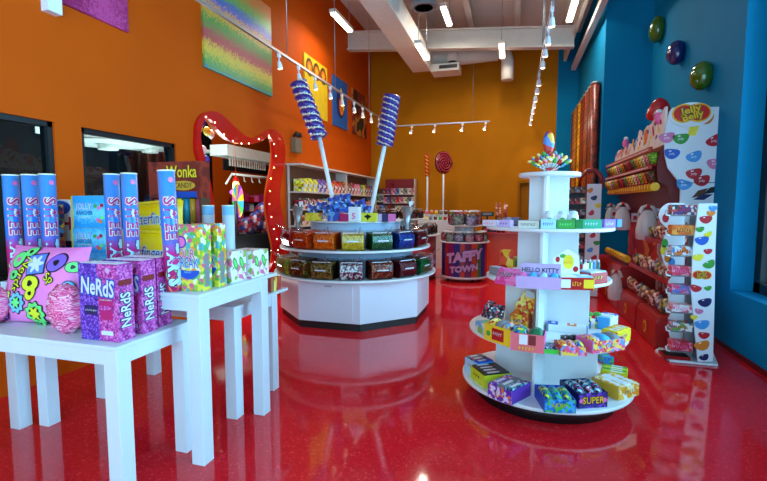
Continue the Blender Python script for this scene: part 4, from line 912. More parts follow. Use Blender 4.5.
topbox(369,213,223,.2,flat('lemon_carton',(225,215,40),.45),'lemon yellow carton with dark star print on the right of the island top',Y=5.3,deco=lambda b,w,d,h:b.m(BLACK).oval(.045,.02,at(FRONT,0,-d/2-.001,h*.6)).oval(.015,.04,at(FRONT,0,-d/2-.001,h*.55)))
for i,(px,c_) in enumerate([(380,LIL),(386,NAV),(392,PNK)]): topbox(px,214,223,.075,c_,'small %s carton right of the lemon yellow one on the island top'%['lilac','navy','pink'][i],Y=5.4)
def scoopcup(px,Y,label):
    q=GY(px,228,Y); t=thing('scoop_holder',label,'scoop holder',(q.x,Y,.959)); z0=0
    MB().m(METAL).lathe([(.06,0),(.025,.01),(.025,.2),(.035,.3),(.08,.52),(.073,.515),(.02,.3)],18,cap=False).build('cup',parent=t)
    MB().m(PORC).tube([(.0,0,.35),(.05,-.01,.56)],.012,6).box(.055,-.01,.54,.05,.02,.05).build('scoop',parent=t)
scoopcup(298,5.35,'tall silver scoop cup at the left end of the upper shelf'); scoopcup(407,5.62,'tall silver scoop cup at the right end of the upper shelf')
# giant twisted lollipops
VIO=flat('twist_violet',(50,24,125),.3,coat=.4); CRM=flat('twist_cream',(225,215,190),.3,coat=.4)
def twist(p0,p1,p2,Y,R,c1,c2,label,r0=.03,turns=6,cat='giant lollipop',base=None):
    a=GY(*p0,Y);m_=GY(*p1,Y);c=GY(*p2,Y)
    if base: a.z=base
    t=thing('giant_lollipop',label,cat,a,group=None)
    MB().m(PORC).tube([(0,0,0),tuple(m_-a+(m_-a)*.04)],r0,12).build('stick',parent=t)
    ax=(c-m_); L_=ax.length; ax.normalize(); u=ax.cross(Vector((0,1,0))).normalized(); v=ax.cross(u).normalized()
    # helically ribbed candy: strands wound around the axis
    b=MB(); n=36; K=int(turns*14)
    vs=[];fs=[];mi=[]
    for j in range(K+1):
        s_=j/K*L_
        for i in range(n):
            th=2*PI*i/n; ph=2*th/2+2*PI*turns*j/K
            ph=th+2*PI*turns*j/K; rr=R*(.82+.2*abs(math.sin(ph-.88*PI)))
            if j==0 or j==K: rr*=.75
            vs.append(tuple(m_-a+ax*s_+(u*math.cos(th)+v*math.sin(th))*rr))
    cols=[b.ms.append(c1),b.ms.append(c2)]
    base_=len(b.v); b.v+=vs
    for j in range(K):
        for i in range(n):
            th=2*PI*(i+.5)/n; ph=th+2*PI*turns*(j+.5)/K; k=(i+1)%n
            b.f.append((j*n+i,j*n+k,(j+1)*n+k,(j+1)*n+i)); b.mi.append(1 if (ph/PI)%1>.80 else 0); b.sm.append(True)
    for row,rev in ((0,True),(K,False)):
        r_=[row*n+i for i in range(n)]; b.f.append(tuple(r_[::-1] if rev else r_)); b.mi.append(0); b.sm.append(False)
    b.build('twisted_candy',parent=t); return t
twist((337,207),(319.5,138),(298,82),5.78,.125,VIO,CRM,'giant violet and cream twisted lollipop leaning left over the big island',.03,4.2,base=ZI)
twist((369,207),(384.5,146),(392,95),5.78,.12,VIO,CRM,'giant violet and cream twisted lollipop leaning right over the big island',.03,4.6,base=ZI)
# --- second island with dark jars, behind
JX,JY=-2.38,9.0
t=thing('candy_island','white topped reddish island with dark candy jars behind the big one','display island',(JX,JY,0))
MB().m(flat('rose_panel',(190,60,70),.45)).lathe([(.86,.02),(.86,.88)],48).build('cabinet',parent=t)
for z,R in ((.88,.95),(1.2,.66)): MB().m(LAM).lathe([(R,z),(R,z+.025)],48).build('shelf',parent=t)
MB().m(LAM).lathe([(.4,.905),(.4,1.2)],32).build('inner_drum',parent=t)
DKc=[[(40,20,15),(70,40,30),(30,15,10)],[(90,50,30),(60,30,20),(120,70,40)],[(140,60,60),(90,30,30),(60,25,20)]]
def jar(x,y,z,r,h,cols,nm,label,grp,lid=METAL):
    t=thing('glass_jar',label,'jar',(x,y,z),0,grp)
    MB().m(CLEAR).lathe([(r*.8,0),(r,h*.12),(r,h*.7),(r*.72,h*.86),(r*.72,h*.9)],20).build('glass',parent=t)
    MB().m(lid).lathe([(r*.76,h*.9),(r*.76,h*.97),(r*.3,h)],20).build('lid',parent=t)
    if nm not in CANDY: CANDY[nm]=spots('candy_'+nm.replace(' ','_'),cols,40,.35,bump=.7,dist=.006)
    o=MB().m(CANDY[nm]).lathe([(r*.74,.006),(r*.93,h*.13),(r*.93,h*.62),(r*.5,h*.66)],20).build('loose_candy',loc=(x,y,z)); tag(o,(nm+' candy inside the '+label.replace('glass ','').replace(' of '+nm,'').replace('on the ','').replace(' the left',' left').replace(' candy','')).replace('taffy candy','taffy')[:200],'candy',None,'stuff')
for i in range(8):
    a=math.radians(-75+(i-3.0)*21); jar(JX+.76*math.cos(a),JY+.76*math.sin(a),.906,.13,.24,DKc[i%3],['dark chocolate','brown','wine red'][i%3],'glass jar on the lower shelf of the second island, %s from the left'%ORD[i],'jars on the second island')
for i in range(6):
    a=math.radians(-75+(i-2.2)*26); jar(JX+.5*math.cos(a),JY+.5*math.sin(a),1.226,.11,.2,DKc[(i+1)%3],['dark chocolate','brown','wine red'][(i+1)%3],'glass jar on the upper shelf of the second island, %s from the left'%ORD[i],'jars on the second island')
# further display of small pots (behind, left of taffy stand)
q=GY(446,213,10.4)
t=thing('tiered_rack','small rack of coloured pots behind the second island','display stand',(q.x,10.5,0)); W=1.3
MB().m(LAM).box(0,0,0,W,.5,1.15).box(0,.08,1.15,W,.3,.13).build('base',parent=t)
for r_ in range(2):
    for i in range(11):
        o=MB().m([ORA,GRN,YEL,RED,GRY,PNK,BRN][(i*2+r_*3)%7]).cyl(0,0,0,.04,.075,10).m(WHITE).cyl(0,0,.075,.036,.02,10).build('candy_pot',loc=(q.x-.58+.115*i,10.32+.1*r_ +(.0 if r_ else 0),1.151+.13*r_)); tag(o,'small coloured pot in the %s row of the rack, %s from the left'%(['front','back'][r_],ORD[i]),'pot','coloured pots on the rack')
# slim twist pop and round swirl lollipop
tw=twist((427,215),(427.5,176),(426.5,154),10.7,.055,RED,YEL,'slim red and yellow twisted stick lollipop by the amber wall',.022,3,base=1.281)
q=GY(443,215,10.7); q1=GY(443.5,174,10.7); q2=GY(443.5,162.5,10.7); q.z=1.281
t=thing('round_lollipop','large round dark red swirl lollipop by the amber wall','giant lollipop',(q.x,10.7,q.z),rz=.85)
RL=flat('lolly_red',(110,10,30),.25,coat=.5); RL2=flat('lolly_pink',(205,70,90),.25,coat=.5)
MB().m(PORC).tube([(0,0,0),(0,0,q1.z-q.z)],.02,8).build('stick',parent=t)
b=MB().m(RL); R_=(q2.z-q1.z)
b.lathe([(0,-.04),(R_*.8,-.035),(R_,0),(R_*.8,.035),(0,.04)],32,at(FRONT,0,0,q2.z-q.z))
for k in range(3):
    pts=[(R_*.92*s/20*math.cos(k*2.09+s*.42),-.045,q2.z-q.z+R_*.92*s/20*math.sin(k*2.09+s*.42)) for s in range(2,21)]; b.m(RL2).tube(pts,.012,6)
b.build('swirl_disc',parent=t)
# --- rainbow taffy drum
DX,DY=-.925,8.95
t=thing('taffy_stand','round stand with rainbow striped drum and two tiers of jars','display stand',(DX,DY,0))
nm=[(35,60,160),(200,70,50),(120,40,100),(210,80,40),(60,130,60),(30,50,150),(190,50,40),(150,30,110)]
b=MB(); n=64; R=.45
for i in range(n):
    a0=2*PI*i/n+.12;a1=2*PI*(i+1)/n+.12; k=int(i/n*24)%8
    b.m(flat('drum_stripe_%d'%k,nm[k],.45)); b.add([(R*math.cos(a0),R*math.sin(a0),.1),(R*math.cos(a1),R*math.sin(a1),.1),(R*math.cos(a1),R*math.sin(a1),.76),(R*math.cos(a0),R*math.sin(a0),.76)],[(0,1,2,3)])
ac=math.atan2(-DY,-DX)
def wrapd(z0,e,sc=1): return lambda u,v,_:((R+e)*math.cos(ac+u/R),(R+e)*math.sin(ac+u/R),z0+v)
for s_,z0,S,k in (('TAFFY',.50,.25,1.0),('TOWN',.27,.16,1.05)):
    for off,m_,e in ((.13,NAV,.004),(.07,LIL,.016)):
        v,f,w=textmesh(s_,off); b.m(m_).add([wrapd(z0,e)(X*S*k,Y*S+.16*X*S,0) for X,Y,_ in v],f)
b.build('printed_drum',parent=t)
MB().m(LAM).lathe([(.47,.06),(.47,.10)],48).build('lower_rim',parent=t)
MB().m(LAM).lathe([(.5,.76),(.5,.785)],48).build('shelf',parent=t); MB().m(LAM).lathe([(.2,.785),(.2,1.08)],24).build('post',parent=t); MB().m(LAM).lathe([(.36,1.08),(.36,1.10)],40).build('shelf',parent=t)
for k in range(4): MB().m(BLACK).cyl(.36*math.cos(k*PI/2+.6),.36*math.sin(k*PI/2+.6),0,.03,.06,10).build('caster',parent=t)
tcs=[('pale pink taffy',[(230,150,170),(240,200,205),(190,110,120)]),('rose taffy',[(220,90,110),(235,140,150),(190,60,80)]),('grey mint taffy',[(170,180,160),(200,200,190),(130,140,120)]),('lavender taffy',[(190,170,210),(220,215,225),(150,140,170)])]
for i in range(8):
    a=math.radians(-84+(i-3.5)*32); jar(DX+.37*math.cos(a),DY+.37*math.sin(a),.786,.1,.2,tcs[i%4][1],tcs[i%4][0],'jar of %s, lower shelf of taffy stand, %s from the left'%(tcs[i%4][0],ORD[i]),'jars on the taffy stand',LAM)
for i in range(4):
    a=math.radians(-84+(i-1.5)*72); jar(DX+.22*math.cos(a),DY+.22*math.sin(a),1.101,.13,.29,tcs[(i+1)%4][1],tcs[(i+1)%4][0],'jar of %s, upper shelf of taffy stand, %s from the left'%(tcs[(i+1)%4][0],ORD[i]),'jars on the taffy stand',LAM)
# --- red counters by the back door with trays and candy sculpture
q=GY(507,245,10.0)
t=thing('red_counter','low red counter in front of the amber wall and door','counter',(q.x+.25,10.3,0)); 
MB().m(flat('orange_red_counter',(215,70,25),.4)).box(0,0,0,1.6,.7,.86).build('cabinet',parent=t); MB().m(RED).box(0,0,.86,1.7,.8,.04).build('worktop',parent=t,bevel=.004)
for i,(px,c_,nm_) in enumerate([(486,BLACK,'black'),(493,NAV,'navy'),(513,GRY,'grey')]):
    q=GY(px,225,10.1); o=MB().m(c_).box(0,0,0,.14,.2,.12).m(RED).box(0,-.102,.03,.1,.002,.05).build('candy_box',loc=(q.x,10.1,.901),bevel=.004); tag(o,nm_+' carton on the red counter by the amber wall','candy box','cartons on the red counter')
q=GY(487,222,10.35); t=thing('candy_scale','black weighing scale on the red counter','scale',(q.x,10.35,.901)); MB().m(BLACK).box(0,0,0,.2,.25,.08).box(0,.08,.08,.04,.04,.26).build('body',parent=t); MB().m(BLACK).box(0,0.05,.34,.3,.05,.1).m(GRY).box(0,.02,.37,.2,.004,.05).build('display',parent=t)
q=GY(501,220,9.9); t=thing('stick_candy_jar','jar of dark red and white candy sticks on the red counter','jar',(q.x,10.0,.901)); MB().m(CLEAR).lathe([(.09,0),(.1,.1),(.13,.35)],16).build('glass',parent=t)
CS=spots('cane_stripe',[(170,70,50),(215,170,150),(140,40,35)],30,stretch=(.4,.4,1))
for i in range(14):
    a=i*.9; o=MB().m(CS).tube([(0,0,0),(.07*math.cos(a),.07*math.sin(a),.56+.04*(i%3))],.022,6).build('candy_stick',loc=(q.x+.05*math.cos(a),10+.05*math.sin(a),.91)); tag(o,'red and white candy stick standing in the jar on the red counter','candy stick','candy sticks in the counter jar')
# ================================================================ SHELVES ON LEFT AND BACK WALLS
SX=-3.8
y0=6.92; y1=11.3
t=thing('wall_shelving','long white shelving unit full of candy against the orange wall','shelving',(-3.65,(y0+y1)/2,0)); Ls=y1-y0
SZ=[.15,.55,.88,1.14,1.43,1.74]
cream=flat('cream_shelf',(205,195,185),.5)
b=MB().m(cream)
MB().m(cream).box(-.12,-Ls/2+.02,0,.05,.035,2.19).build('side_panel',parent=t)
for sy in (0,1): MB().m(cream).box(0,sy*(Ls/2-.02),0,.28,.035,2.19).build('side_panel',parent=t)
MB().m(flat('shelf_back',(120,70,50),.6)).box(-.13,0,0,.02,Ls,2.19).build('back_panel',parent=t)
MB().m(cream).box(0,0,2.19,.30,Ls,.03).build('top_board',parent=t)
for z in SZ: MB().m(cream).box(0,0,z-.025,.28,Ls-.04,.025).build('shelf',parent=t)
pal=[('yellow',(225,195,40)),('violet',(110,70,150)),('red',(205,40,30)),('orange',(230,110,30)),('pink',(215,110,140)),('brown',(110,60,35)),('green',(90,130,60)),('blue',(60,90,160)),('cream',(220,205,170)),('crimson',(150,20,35)),('grey',(120,115,120))]
PM_=[spots('shelf_print_'+n_,[c_,tuple(min(255,int(v*1.25)+20) for v in c_),c_,tuple(int(v*.6) for v in c_),(225,220,210)],22) for n_,c_ in pal]
rows=[(1.74,[0,0,0,1,1,2,3,2,2,5,3,5,9,4,4,6,0,5,9,7,8]),(1.43,[9,5,9,3,8,10,8,6,6,9,2,2,9,9,5,8,7,9,3,5,6]),(1.14,[3,9,5,8,7,0,0,7,2,4,8,7,7,9,2,10,5,6,9,8,7]),(.88,[7,1,10,9,7,5,3,8,2,6,0,4,7,9,5,1,2,3,8,6,7])]
for ri,(z,idx) in enumerate(rows):
    n=len(idx); step=(Ls-.2)/n
    for i,k in enumerate(idx):
        y=y0+.13+step*(i+.5); h=[.27,.2,.2,.18][ri]*(.75+.25*rnd.random()); hang=False
        nm_=pal[k][0]
        o=MB().m(PM_[k]).box(0,0,0,.2,step*.84,h).m(WHITE).box(.1005,0,h*.35,.001,step*.5,h*.22).build('candy_pack',loc=(-3.63,y,z+.001),bevel=.006); tag(o,'%s pack on the %s shelf of the long unit, %s'%(nm_,['topmost','second highest','third highest','fourth highest'][ri],(ORD[i]+' from the near end') if i<11 else (ORD[n-1-i]+' from the back corner')),'candy pack','packs on the %s shelf of the long unit'%['topmost','second highest','third highest','fourth highest'][ri])
# back wall rack
a=GY(383,179,11.4); c=GY(415,179,11.4)
w=c.x-a.x; t=thing('wall_rack','grey and red rack of small packs against the amber wall','shelving',((a.x+c.x)/2,11.55,0)); 
MB().m(DKR).box(0,.1,0,w,.03,a.z).box(-w*.25,-.06,0,.02,.3,a.z-.1).m(cream).box(w*.48,0,0,.02,.3,a.z).build('frame',parent=t)
RZ=[.5,.8,1.1,1.33,1.56,1.79]
for z in RZ: MB().m(cream).box(0,-.03,z-.02,w,.26,.02).build('shelf',parent=t)
for ri,z in enumerate(RZ[1:]):
    for i in range(8):
        k=(i*3+ri*5)%11 if i<4 else [8,10,8,4][(i+ri)%4]
        o=MB().m(PM_[k]).box(0,0,0,w/8*.85,.16,.15).build('candy_pack',loc=((a.x+c.x)/2-w/2+w/8*(i+.5),11.5,z+.001)); tag(o,'%s pack on the back rack, %s shelf from the top, %s from the left'%(pal[k][0],ORD[4-ri],ORD[i]),'candy pack','packs on the back rack')
q=GY(376,200,11.2)
t=thing('peg_rack','dark rack of colourful packs in the back left corner','shelving',(q.x-.1,11.5,0)); MB().m(BRN).box(0,.1,0,.5,.03,1.95).build('back_panel',parent=t)
for z in (.7,1.0,1.3,1.6): MB().m(cream).box(0,-.02,z-.02,.5,.2,.02).build('shelf',parent=t)
for r_ in range(4):
    for i in range(4): k=(i*4+r_*3)%11; o=MB().m(PM_[k]).box(0,0,0,.1,.12,.2).build('candy_pack',loc=(q.x-.1-.18+.12*i,11.47,.701+.3*r_)); tag(o,'%s pack in the corner rack, %s row from the bottom, %s from the left'%(pal[k][0],ORD[r_],ORD[i]),'candy pack','packs in the corner rack')
# ================================================================ RIGHT WALL: BEAN DISPLAY
BEANN=['red','green','blue','yellow','sky','orange','pink','navy']
def beans(b,M,w,h,pts,r=.05,e=.002):
    """printed beans on a panel plane; pts=(u,v,colour index,rotation,scale)"""
    for k,(u,v,c,rt,s) in enumerate(pts):
        T=M@Matrix.Translation((u*w,v*h,e)); b.m(BEANC[c]).oval(r*s*1.3,r*s*.85,T,18,bean=.35*1.0/1,rot=rt)
        T2=M@Matrix.Translation((u*w-.35*r*s,v*h+.3*r*s,e+.001)); b.m(SHINE).oval(r*s*.42,r*s*.22,T2,10,rot=rt+.3)
REDP=flat('display_red',(165,14,18),.32,coat=.3); DRED=flat('display_dark_red',(110,12,15),.35); YR=flat('yellow_rail',(240,185,20),.4)
WP=flat('white_panel',(225,232,240),.45,noise=.01)
D0,D1=5.85,8.44
t=thing('bean_display','long red wall display with white bean printed end panel, bins, shelves and yellow rails','display stand',(0,0,0))
# end panel facing the camera (outline at Y=5.83)
pts=[(722,107),(672,108),(669,112),(665,128),(664,142),(664,155),(667,168),(674,177),(680,184),(679,204)]
out=[(GY(px,py,D0).x,GY(px,py,D0).z) for px,py in pts]; out[0]=(XR-.002,out[0][1]); out=[(XR-.002,0.02)]+out+[(out[-1][0]+.0,1.3),(1.93,1.25),(1.93,.02)]
b=MB().m(WP).prism(out,.025,at(FRONT,0,D0,0))
M=at(FRONT,1.6,D0-.027,1.5)
bp=[(706,118,5,.3),(681,138,1,.1),(714,140,0,.6),(672,153,2,-.1),(694,156,4,.4),(715,163,6,0),(694,173,0,.2),(684,184,4,-.3),(702,180,0,.3),(667,137,6,.2)]
for px,py,c,rt in bp:
    q=GY(px,py,D0-.027); b.m(BEANC[c]).oval(.082,.058,at(FRONT,q.x,D0-.027,q.z),18,bean=.3,rot=rt); b.m(SHINE).oval(.016,.007,at(FRONT,q.x-.02,D0-.029,q.z+.022),10,rot=rt).text('Jelly',.035,at(FRONT,q.x,D0-.029,q.z-.01),w=.06)
q=GY(690,133,D0-.027); b.m(BEANC[3]).add([(q.x-.02,D0-.026,q.z-.03),(q.x+.06,D0-.026,q.z-.03),(q.x+.09,D0-.026,q.z+.09),(q.x-.01,D0-.026,q.z+.07)],[(0,1,2,3)])
a=GY(671,183.5,D0-.027); c=GY(720,184,D0-.027); b.m(NAV).box((a.x+c.x)/2,D0-.0265,a.z,c.x-a.x,.001,.008)
for (px,py,m_,rt) in ((700,193,BRN,.6),(712,190,BLACK,.5),(703,197,NAV,.3)):
    q=GY(px,py,D0-.027); b.m(m_).oval(.10,.035,at(FRONT,q.x,D0-.0275,q.z),4,rot=rt)
b.build('end_panel',parent=t)
q=GY(691.5,113,D0-.05)
b=MB().m(WP).oval(.215,.135,at(FRONT,q.x,D0-.03,q.z-.015),28,t=.012)
for dx in (-.075,.075): b.m(YR).oval(.115,.105,at(FRONT,q.x+dx,D0-.0445,q.z),22,t=.006)
for dx in (-.075,.075): b.m(flat('logo_red',(215,25,20),.35)).oval(.10,.088,at(FRONT,q.x+dx,D0-.0515,q.z),22,t=.004)
LM=at(FRONT,q.x,D0-.058,q.z)@Matrix.Rotation(.25,4,'Z')
for s_,dy in (('Jelly',.036),('Belly',-.036)): b.logo(s_,.105,LM@Matrix.Translation((.0,dy,0)),YR,flat('logo_green',(20,90,40),.4),w=.21,off=.09,fo=.03)
b.build('logo_sign',parent=t)
# body: back board, upper bins rack
def profile(prof,y0,y1,mat,name,par=t,bev=0):
    b=MB().m(mat); b.prism([(y,z) for y,z in prof],y1-y0,Matrix(((1,0,0,0),(0,0,-1,y1),(0,1,0,0),(0,0,0,1)))); return b.build(name,parent=par,bevel=bev)
profile([(XR-.02,.02),(XR-.02,2.3),(XR-.10,2.3),(XR-.10,.02)],D0+.03,D1,REDP,'back_board')
profile([(XR-.1,1.70),(XR-.1,2.2),(1.72,2.25),(1.64,2.18),(1.60,1.95),(1.62,1.78),(1.72,1.72)],D0+.03,D1,DRED,'bin_rack')
profile([(XR-.1,1.32),(XR-.1,1.70),(1.72,1.72),(1.80,1.45),(1.86,1.32)],D0+.03,D1,DRED,'sloped_apron')
# wavy header signs with beans
hp=[(D0+.03,2.19),(D1,2.19)]; n=40; top=[]
for i in range(n+1):
    u=i/n; y=D1+(D0+.03-D1)*u; base_=2.28+.0*u; step=.06*math.floor(u*3.001)/2+.16*max(0,u-.55)+.10*math.sin(u*3.2)
    top.append((y,2.31+.05*abs(math.sin(u*14))+.03*((i//3)%2)+.10*u+.09*(u>.55)+.05*(u>.8)))
outl=[(y,z) for y,z in hp]+top
HP=flat('header_white',(232,228,228),.45)
b=MB().m(HP); b.prism([(y,z) for y,z in outl],.025,at(RIGHT,1.66,0,0)); 
rr=random.Random(5)
for i in range(34):
    y=D0+.1+(i*.073); u=(D1-y)/(D1-D0); z=2.29+((i*5)%7)/7*(.06+.22*u)
    b.m(BEANC[rr.randrange(8)]).oval(.045,.026,at(LEFT,1.658,y,z),10,rot=rr.random()*3)
for i,(y,z,r) in enumerate([(6.62,2.40,.10),(7.95,2.33,.075)]): b.m(ORA).oval(r*.7,r,at(LEFT,1.656,y,z),16)
for y,z in ((6.3,2.42),(7.2,2.35),(7.6,2.32)): b.m(RED).oval(.03,.08,at(LEFT,1.655,y,z),8,rot=.5)
b.build('wavy_header',parent=t)
# bins (things of their own): two rows along the rack
BINC=[('lime',(110,150,40)),('red',(170,30,30)),('amber',(200,130,40)),('pink',(200,110,120)),('brown',(90,50,30)),('green',(60,110,50)),('cream',(205,185,140)),('orange',(210,100,40)),('dark red',(110,20,30)),('yellow',(210,180,60))]
BM=[spots('bin_'+n_.replace(' ','_'),[c_,tuple(min(255,int(v*1.3)) for v in c_),tuple(int(v*.7) for v in c_)],60,.25,bump=.4) for n_,c_ in BINC]
for r_,(z,x) in enumerate(((2.06,1.585),(1.845,1.57))):
    for i in range(17):
        y=D0+.12+i*.148; k=(i*3+r_*4)%10
        tt=thing('bean_bin','%s bean tube, %s row of wall display, %s'%(BINC[k][0],['upper','lower'][r_],(ORD[i]+' from the near end') if i<9 else (ORD[16-i]+' from the far end')),'candy bin',(x,y,z),0,'bean tubes of the wall display')
        MB().m(BM[k]).lathe([(.055,-.07),(.062,.06)],12,TR(0,0,0,ry=-15)).build('tube',parent=tt); MB().m(REDP).lathe([(.03,-.11),(.045,-.07)],10,TR(0,0,0,ry=-15)).build('spout',parent=tt)
for z in (2.165,1.955): 
    b=MB().m(REDP).box(1.535,(D0+D1)/2+.01,z-.035,.03,D1-D0-.04,.05); b.m(SHINE)
    for i in range(40): b.box(1.5192,D0+.1+.062*i,z-.024,.001,.03,.022)
    b.build('label_rail',parent=t)
def rail(y0,y1,x,z,dz=0):
    b=MB().m(YR).tube([(x,y0,z),(x,y1,z+dz)],.05,10)
    n=int((y1-y0)/.12)
    for i in range(n): b.m(flat('rail_shade',(190,120,15),.4)).box(x-.048,y0+.06+i*.12,z-.035,.008,.04,.07)
    return b.build('scoop_rail',parent=t)
rail(D0+.05,D1-.05,1.60,1.715)
# lower shelves
rail(6.95,8.3,1.58,.73)
REDB=spots('pink_red_panel',[(185,40,50),(200,60,60),(170,30,40),(225,120,60)],3,.45,kind='noise')
profile([(XR-.1,.66),(XR-.1,1.32),(1.92,1.32),(1.92,.66)],6.82,D1,REDB,'rear_panel')
profile([(1.925,.35),(1.925,1.3),(1.905,1.3),(1.905,.35)],5.2,6.8,spots('panel_white_print',[(215,215,225),(220,205,210),(190,80,90),(225,225,230)],3.5,.45,kind='noise'),'rear_panel')
for z,x0,y1_ in ((1.06,1.62,6.8),(.66,1.58,6.8),):
    b=MB().m(REDP).box((x0+1.9)/2,(5.2+y1_)/2,z,1.9-x0,y1_-5.2,.02).box(x0,(5.2+y1_)/2,z,.02,y1_-5.2,.05); b.build('shelf',parent=t)
# lower red cabinets with round gold emblems, each lifted away on its own
for i,(ya,yb_) in enumerate(((5.1,5.84),(5.9,6.8),(6.82,8.46))):
    tt=thing('red_cabinet','red base cabinet with a gold round emblem, %s the bean display'%['nearest one under','middle one under','farthest one under'][i],'cabinet',((1.45+XR-.03)/2 if i==0 else 1.56,(ya+yb_)/2,0),0,'red base cabinets')
    w=.68 if i==0 else 0
    x0=1.45; x1=1.84 if i==0 else XR-.12
    if i==0: tt.location.x=(x0+x1)/2
    else: tt.location.x=(x0+x1)/2
    d_=yb_-ya-.006
    hh=(.34,.34,.64)[i]
    q=tt.location.x
    ol=[(x0-q,0.005),(x0-q,hh-.06),(x0-q+.03,hh),(x1-q,hh),(x1-q,.005)]
    b=MB().m(REDP); b.prism(ol,d_,Matrix(((1,0,0,0),(0,0,-1,d_/2),(0,1,0,0),(0,0,0,1))))
    bo_=b.build('body',parent=tt,bevel=.01)
    MB().m(GOLD).oval(.055,.07,at(LEFT,x0-q-.003,0,.15),20,t=.004).m(REDP).oval(.03,.042,at(LEFT,x0-q-.008,0,.15),16,t=.002).build('emblem',parent=bo_)
# shorten the end panel clash: goods on the shelves
mix=[spots('wrapped_mix_%d'%k,c_,30,.3,bump=.3) for k,c_ in enumerate([[(200,170,150),(120,60,60),(220,220,215)],[(160,50,60),(220,190,180),(90,40,40)],[(90,110,70),(190,160,90),(60,50,40)],[(210,120,60),(110,60,40),(230,210,190)],[(90,80,110),(200,190,200),(60,50,60)]])]
for r_,(z,n) in enumerate(((1.081,10),(.681,10),(.342,10))):
    for i in range(n):
        y=5.28+i*.158
        if r_==2 and 5.78<y<5.97: y=5.78 if y<5.87 else 6.0
        x=1.70 if r_==0 else (1.64 if r_==1 else 1.58)
        o=MB(); pillow(.14,.17,.09,o,mix[(i*2+r_)%5],8); o=o.build('wrapped_candy_bag',loc=(x,y,z+.088)); o.rotation_euler=(.5*rr.random()-.25,.7*rr.random()-.35,PI/2+1.2*rr.random()-.6); o.scale=(.8+.4*rr.random(),1,.75+.35*rr.random()); tag(o,'wrapped candy bag on the bean display, %s, %s from the near end'%(['upper shelf','lower shelf','cabinet top'][r_],ORD[i]),'candy bag','wrapped bags in the bean display')
# hanging clear bags
PLB=flat('clear_bag_film',(225,222,222),.25,bump=.5,bs=18)
PLB.node_tree.nodes['Principled BSDF'].inputs['Alpha'].default_value=.75
def hangbag(px,pt,pb,Y,label,x=None,wd=.2):
    a=GY(px,pt,Y); c=GY(px,pb,Y); h=a.z-c.z
    t=thing('plastic_bag',label,'plastic bag',(a.x,Y,c.z),0,'clear plastic bags')
    b=MB(); prof=[(wd*.3,0),(wd*.42,.04*h),(wd*.44,h*.3),(wd*.36,h*.6),(wd*.24,h*.8),(wd*.1,h*.86)]
    b.m(PLB).lathe(prof,20,Matrix.Diagonal((1,.7,1,1))); b.build('bag',parent=t)
    for s_ in (-1,1): MB().m(PLB).tube([(s_*wd*.3,0,h*.76),(s_*wd*.2,0,h*.94),(0,0,h),(-s_*wd*.02,0,h*.98)],[.03,.022,.014,.01],8).build('handle',parent=t)
    MB().m(RED).cyl(0,-.02,h*.93,.02,.04,8).build('hook_tag',parent=t)
hangbag(648,205,240,6.35,'clear plastic bag hanging nearest in the bean display',wd=.30)
hangbag(623,203,230,7.3,'clear plastic bag hanging in the middle of the bean display',wd=.26)
hangbag(611,204,226,8.1,'clear plastic bag hanging farthest in the bean display',wd=.2)
hangbag(616,270,300,6.7,'clear plastic bag hanging low in front of the red cabinets',wd=.22)
# price cards
for i,(px,py,Y) in enumerate([(633,218,7.25),(612,214,7.9),(657,214,6.3)]):
    q=GY(px,py,Y); o=MB().m(WHITE).box(0,0,0,.10,.006,.13).m(RED).box(0,-.004,.03,.05,.002,.06).build('price_card',loc=(q.x+.05,Y+.1,q.z-.06)); tag(o,'white price card between the hanging bags, %s'%['middle one','farthest one','nearest one'][i],'card','price cards')
# bean figure on the top
a=GY(655,109,6.3)
t=MB().m(flat('cherry_red_gloss',(190,15,25),.15,coat=.8)).ball((.13,.09,.15),fn=lambda v:Vector((v.x+.06*math.cos(v.z*9),v.y,v.z))).build('glossy_red_bean',loc=(1.68,6.35,GX(655,109,1.68).z-.0)); t.rotation_euler=(0,.5,0); tag(t,'glossy red bean shape standing on top of the wavy header','ornament')
q=GX(662,114,1.68); t=MB().m(PNK).ball((.05,.05,.08)).m(PORC).ball((.04,.04,.03),TR(0,0,.07)).build('pink_cup_ornament',loc=(1.66,6.1,GX(662,116,1.66).z)); tag(t,'small pink cup ornament right of the glossy red bean','ornament')
q=GX(626,133,1.66); t=MB().m(PNK).ball((.05,.05,.07)).m(PORC).ball((.035,.035,.03),TR(0,0,.07)).build('pink_cup_ornament',loc=(1.67,7.75,2.46)); tag(t,'small pink cup ornament on the far part of the wavy header','ornament')
# glossy beans on the blue wall
def wallbean(px,py,c,label,rx,s=(.13,.26,.19),lc=1):
    q=GX(px,py,XR-.1); t=thing('wall_bean',label,'wall ornament',(XR-.001,q.y,q.z),0,'giant beans on the blue wall'); 
    MB().m(c).ball((.12,s[1]*.5,s[2]),n=28,k=18,fn=lambda v:Vector((v.x-.07,v.y*(1.05-1.1*v.z)+.5*v.z*v.z,v.z))).build('bean_body',parent=t).rotation_euler=(rx,0,0)
    o=MB().m(GOLD); o.text('Jelly',.07,Matrix.Identity(4),w=.12); o=o.build('lettering',parent=t,loc=(-.175,-.06,-.02)); o.rotation_euler=(PI/2,0,-PI/2-.5)
GB=flat('bean_green_gloss',(52,100,8),.12,coat=1,noise=.15); NB=flat('bean_navy_gloss',(12,20,95),.12,coat=1,noise=.2)
wallbean(655,30,GB,'giant glossy green bean on the blue wall, highest of the three',.5,(.12,.30,.20)); wallbean(674,53,NB,'giant glossy dark blue bean on the blue wall, middle of the three',.65,(.12,.32,.16)); wallbean(699,76,GB,'giant glossy green bean on the blue wall, lowest of the three',.7,(.12,.33,.165))
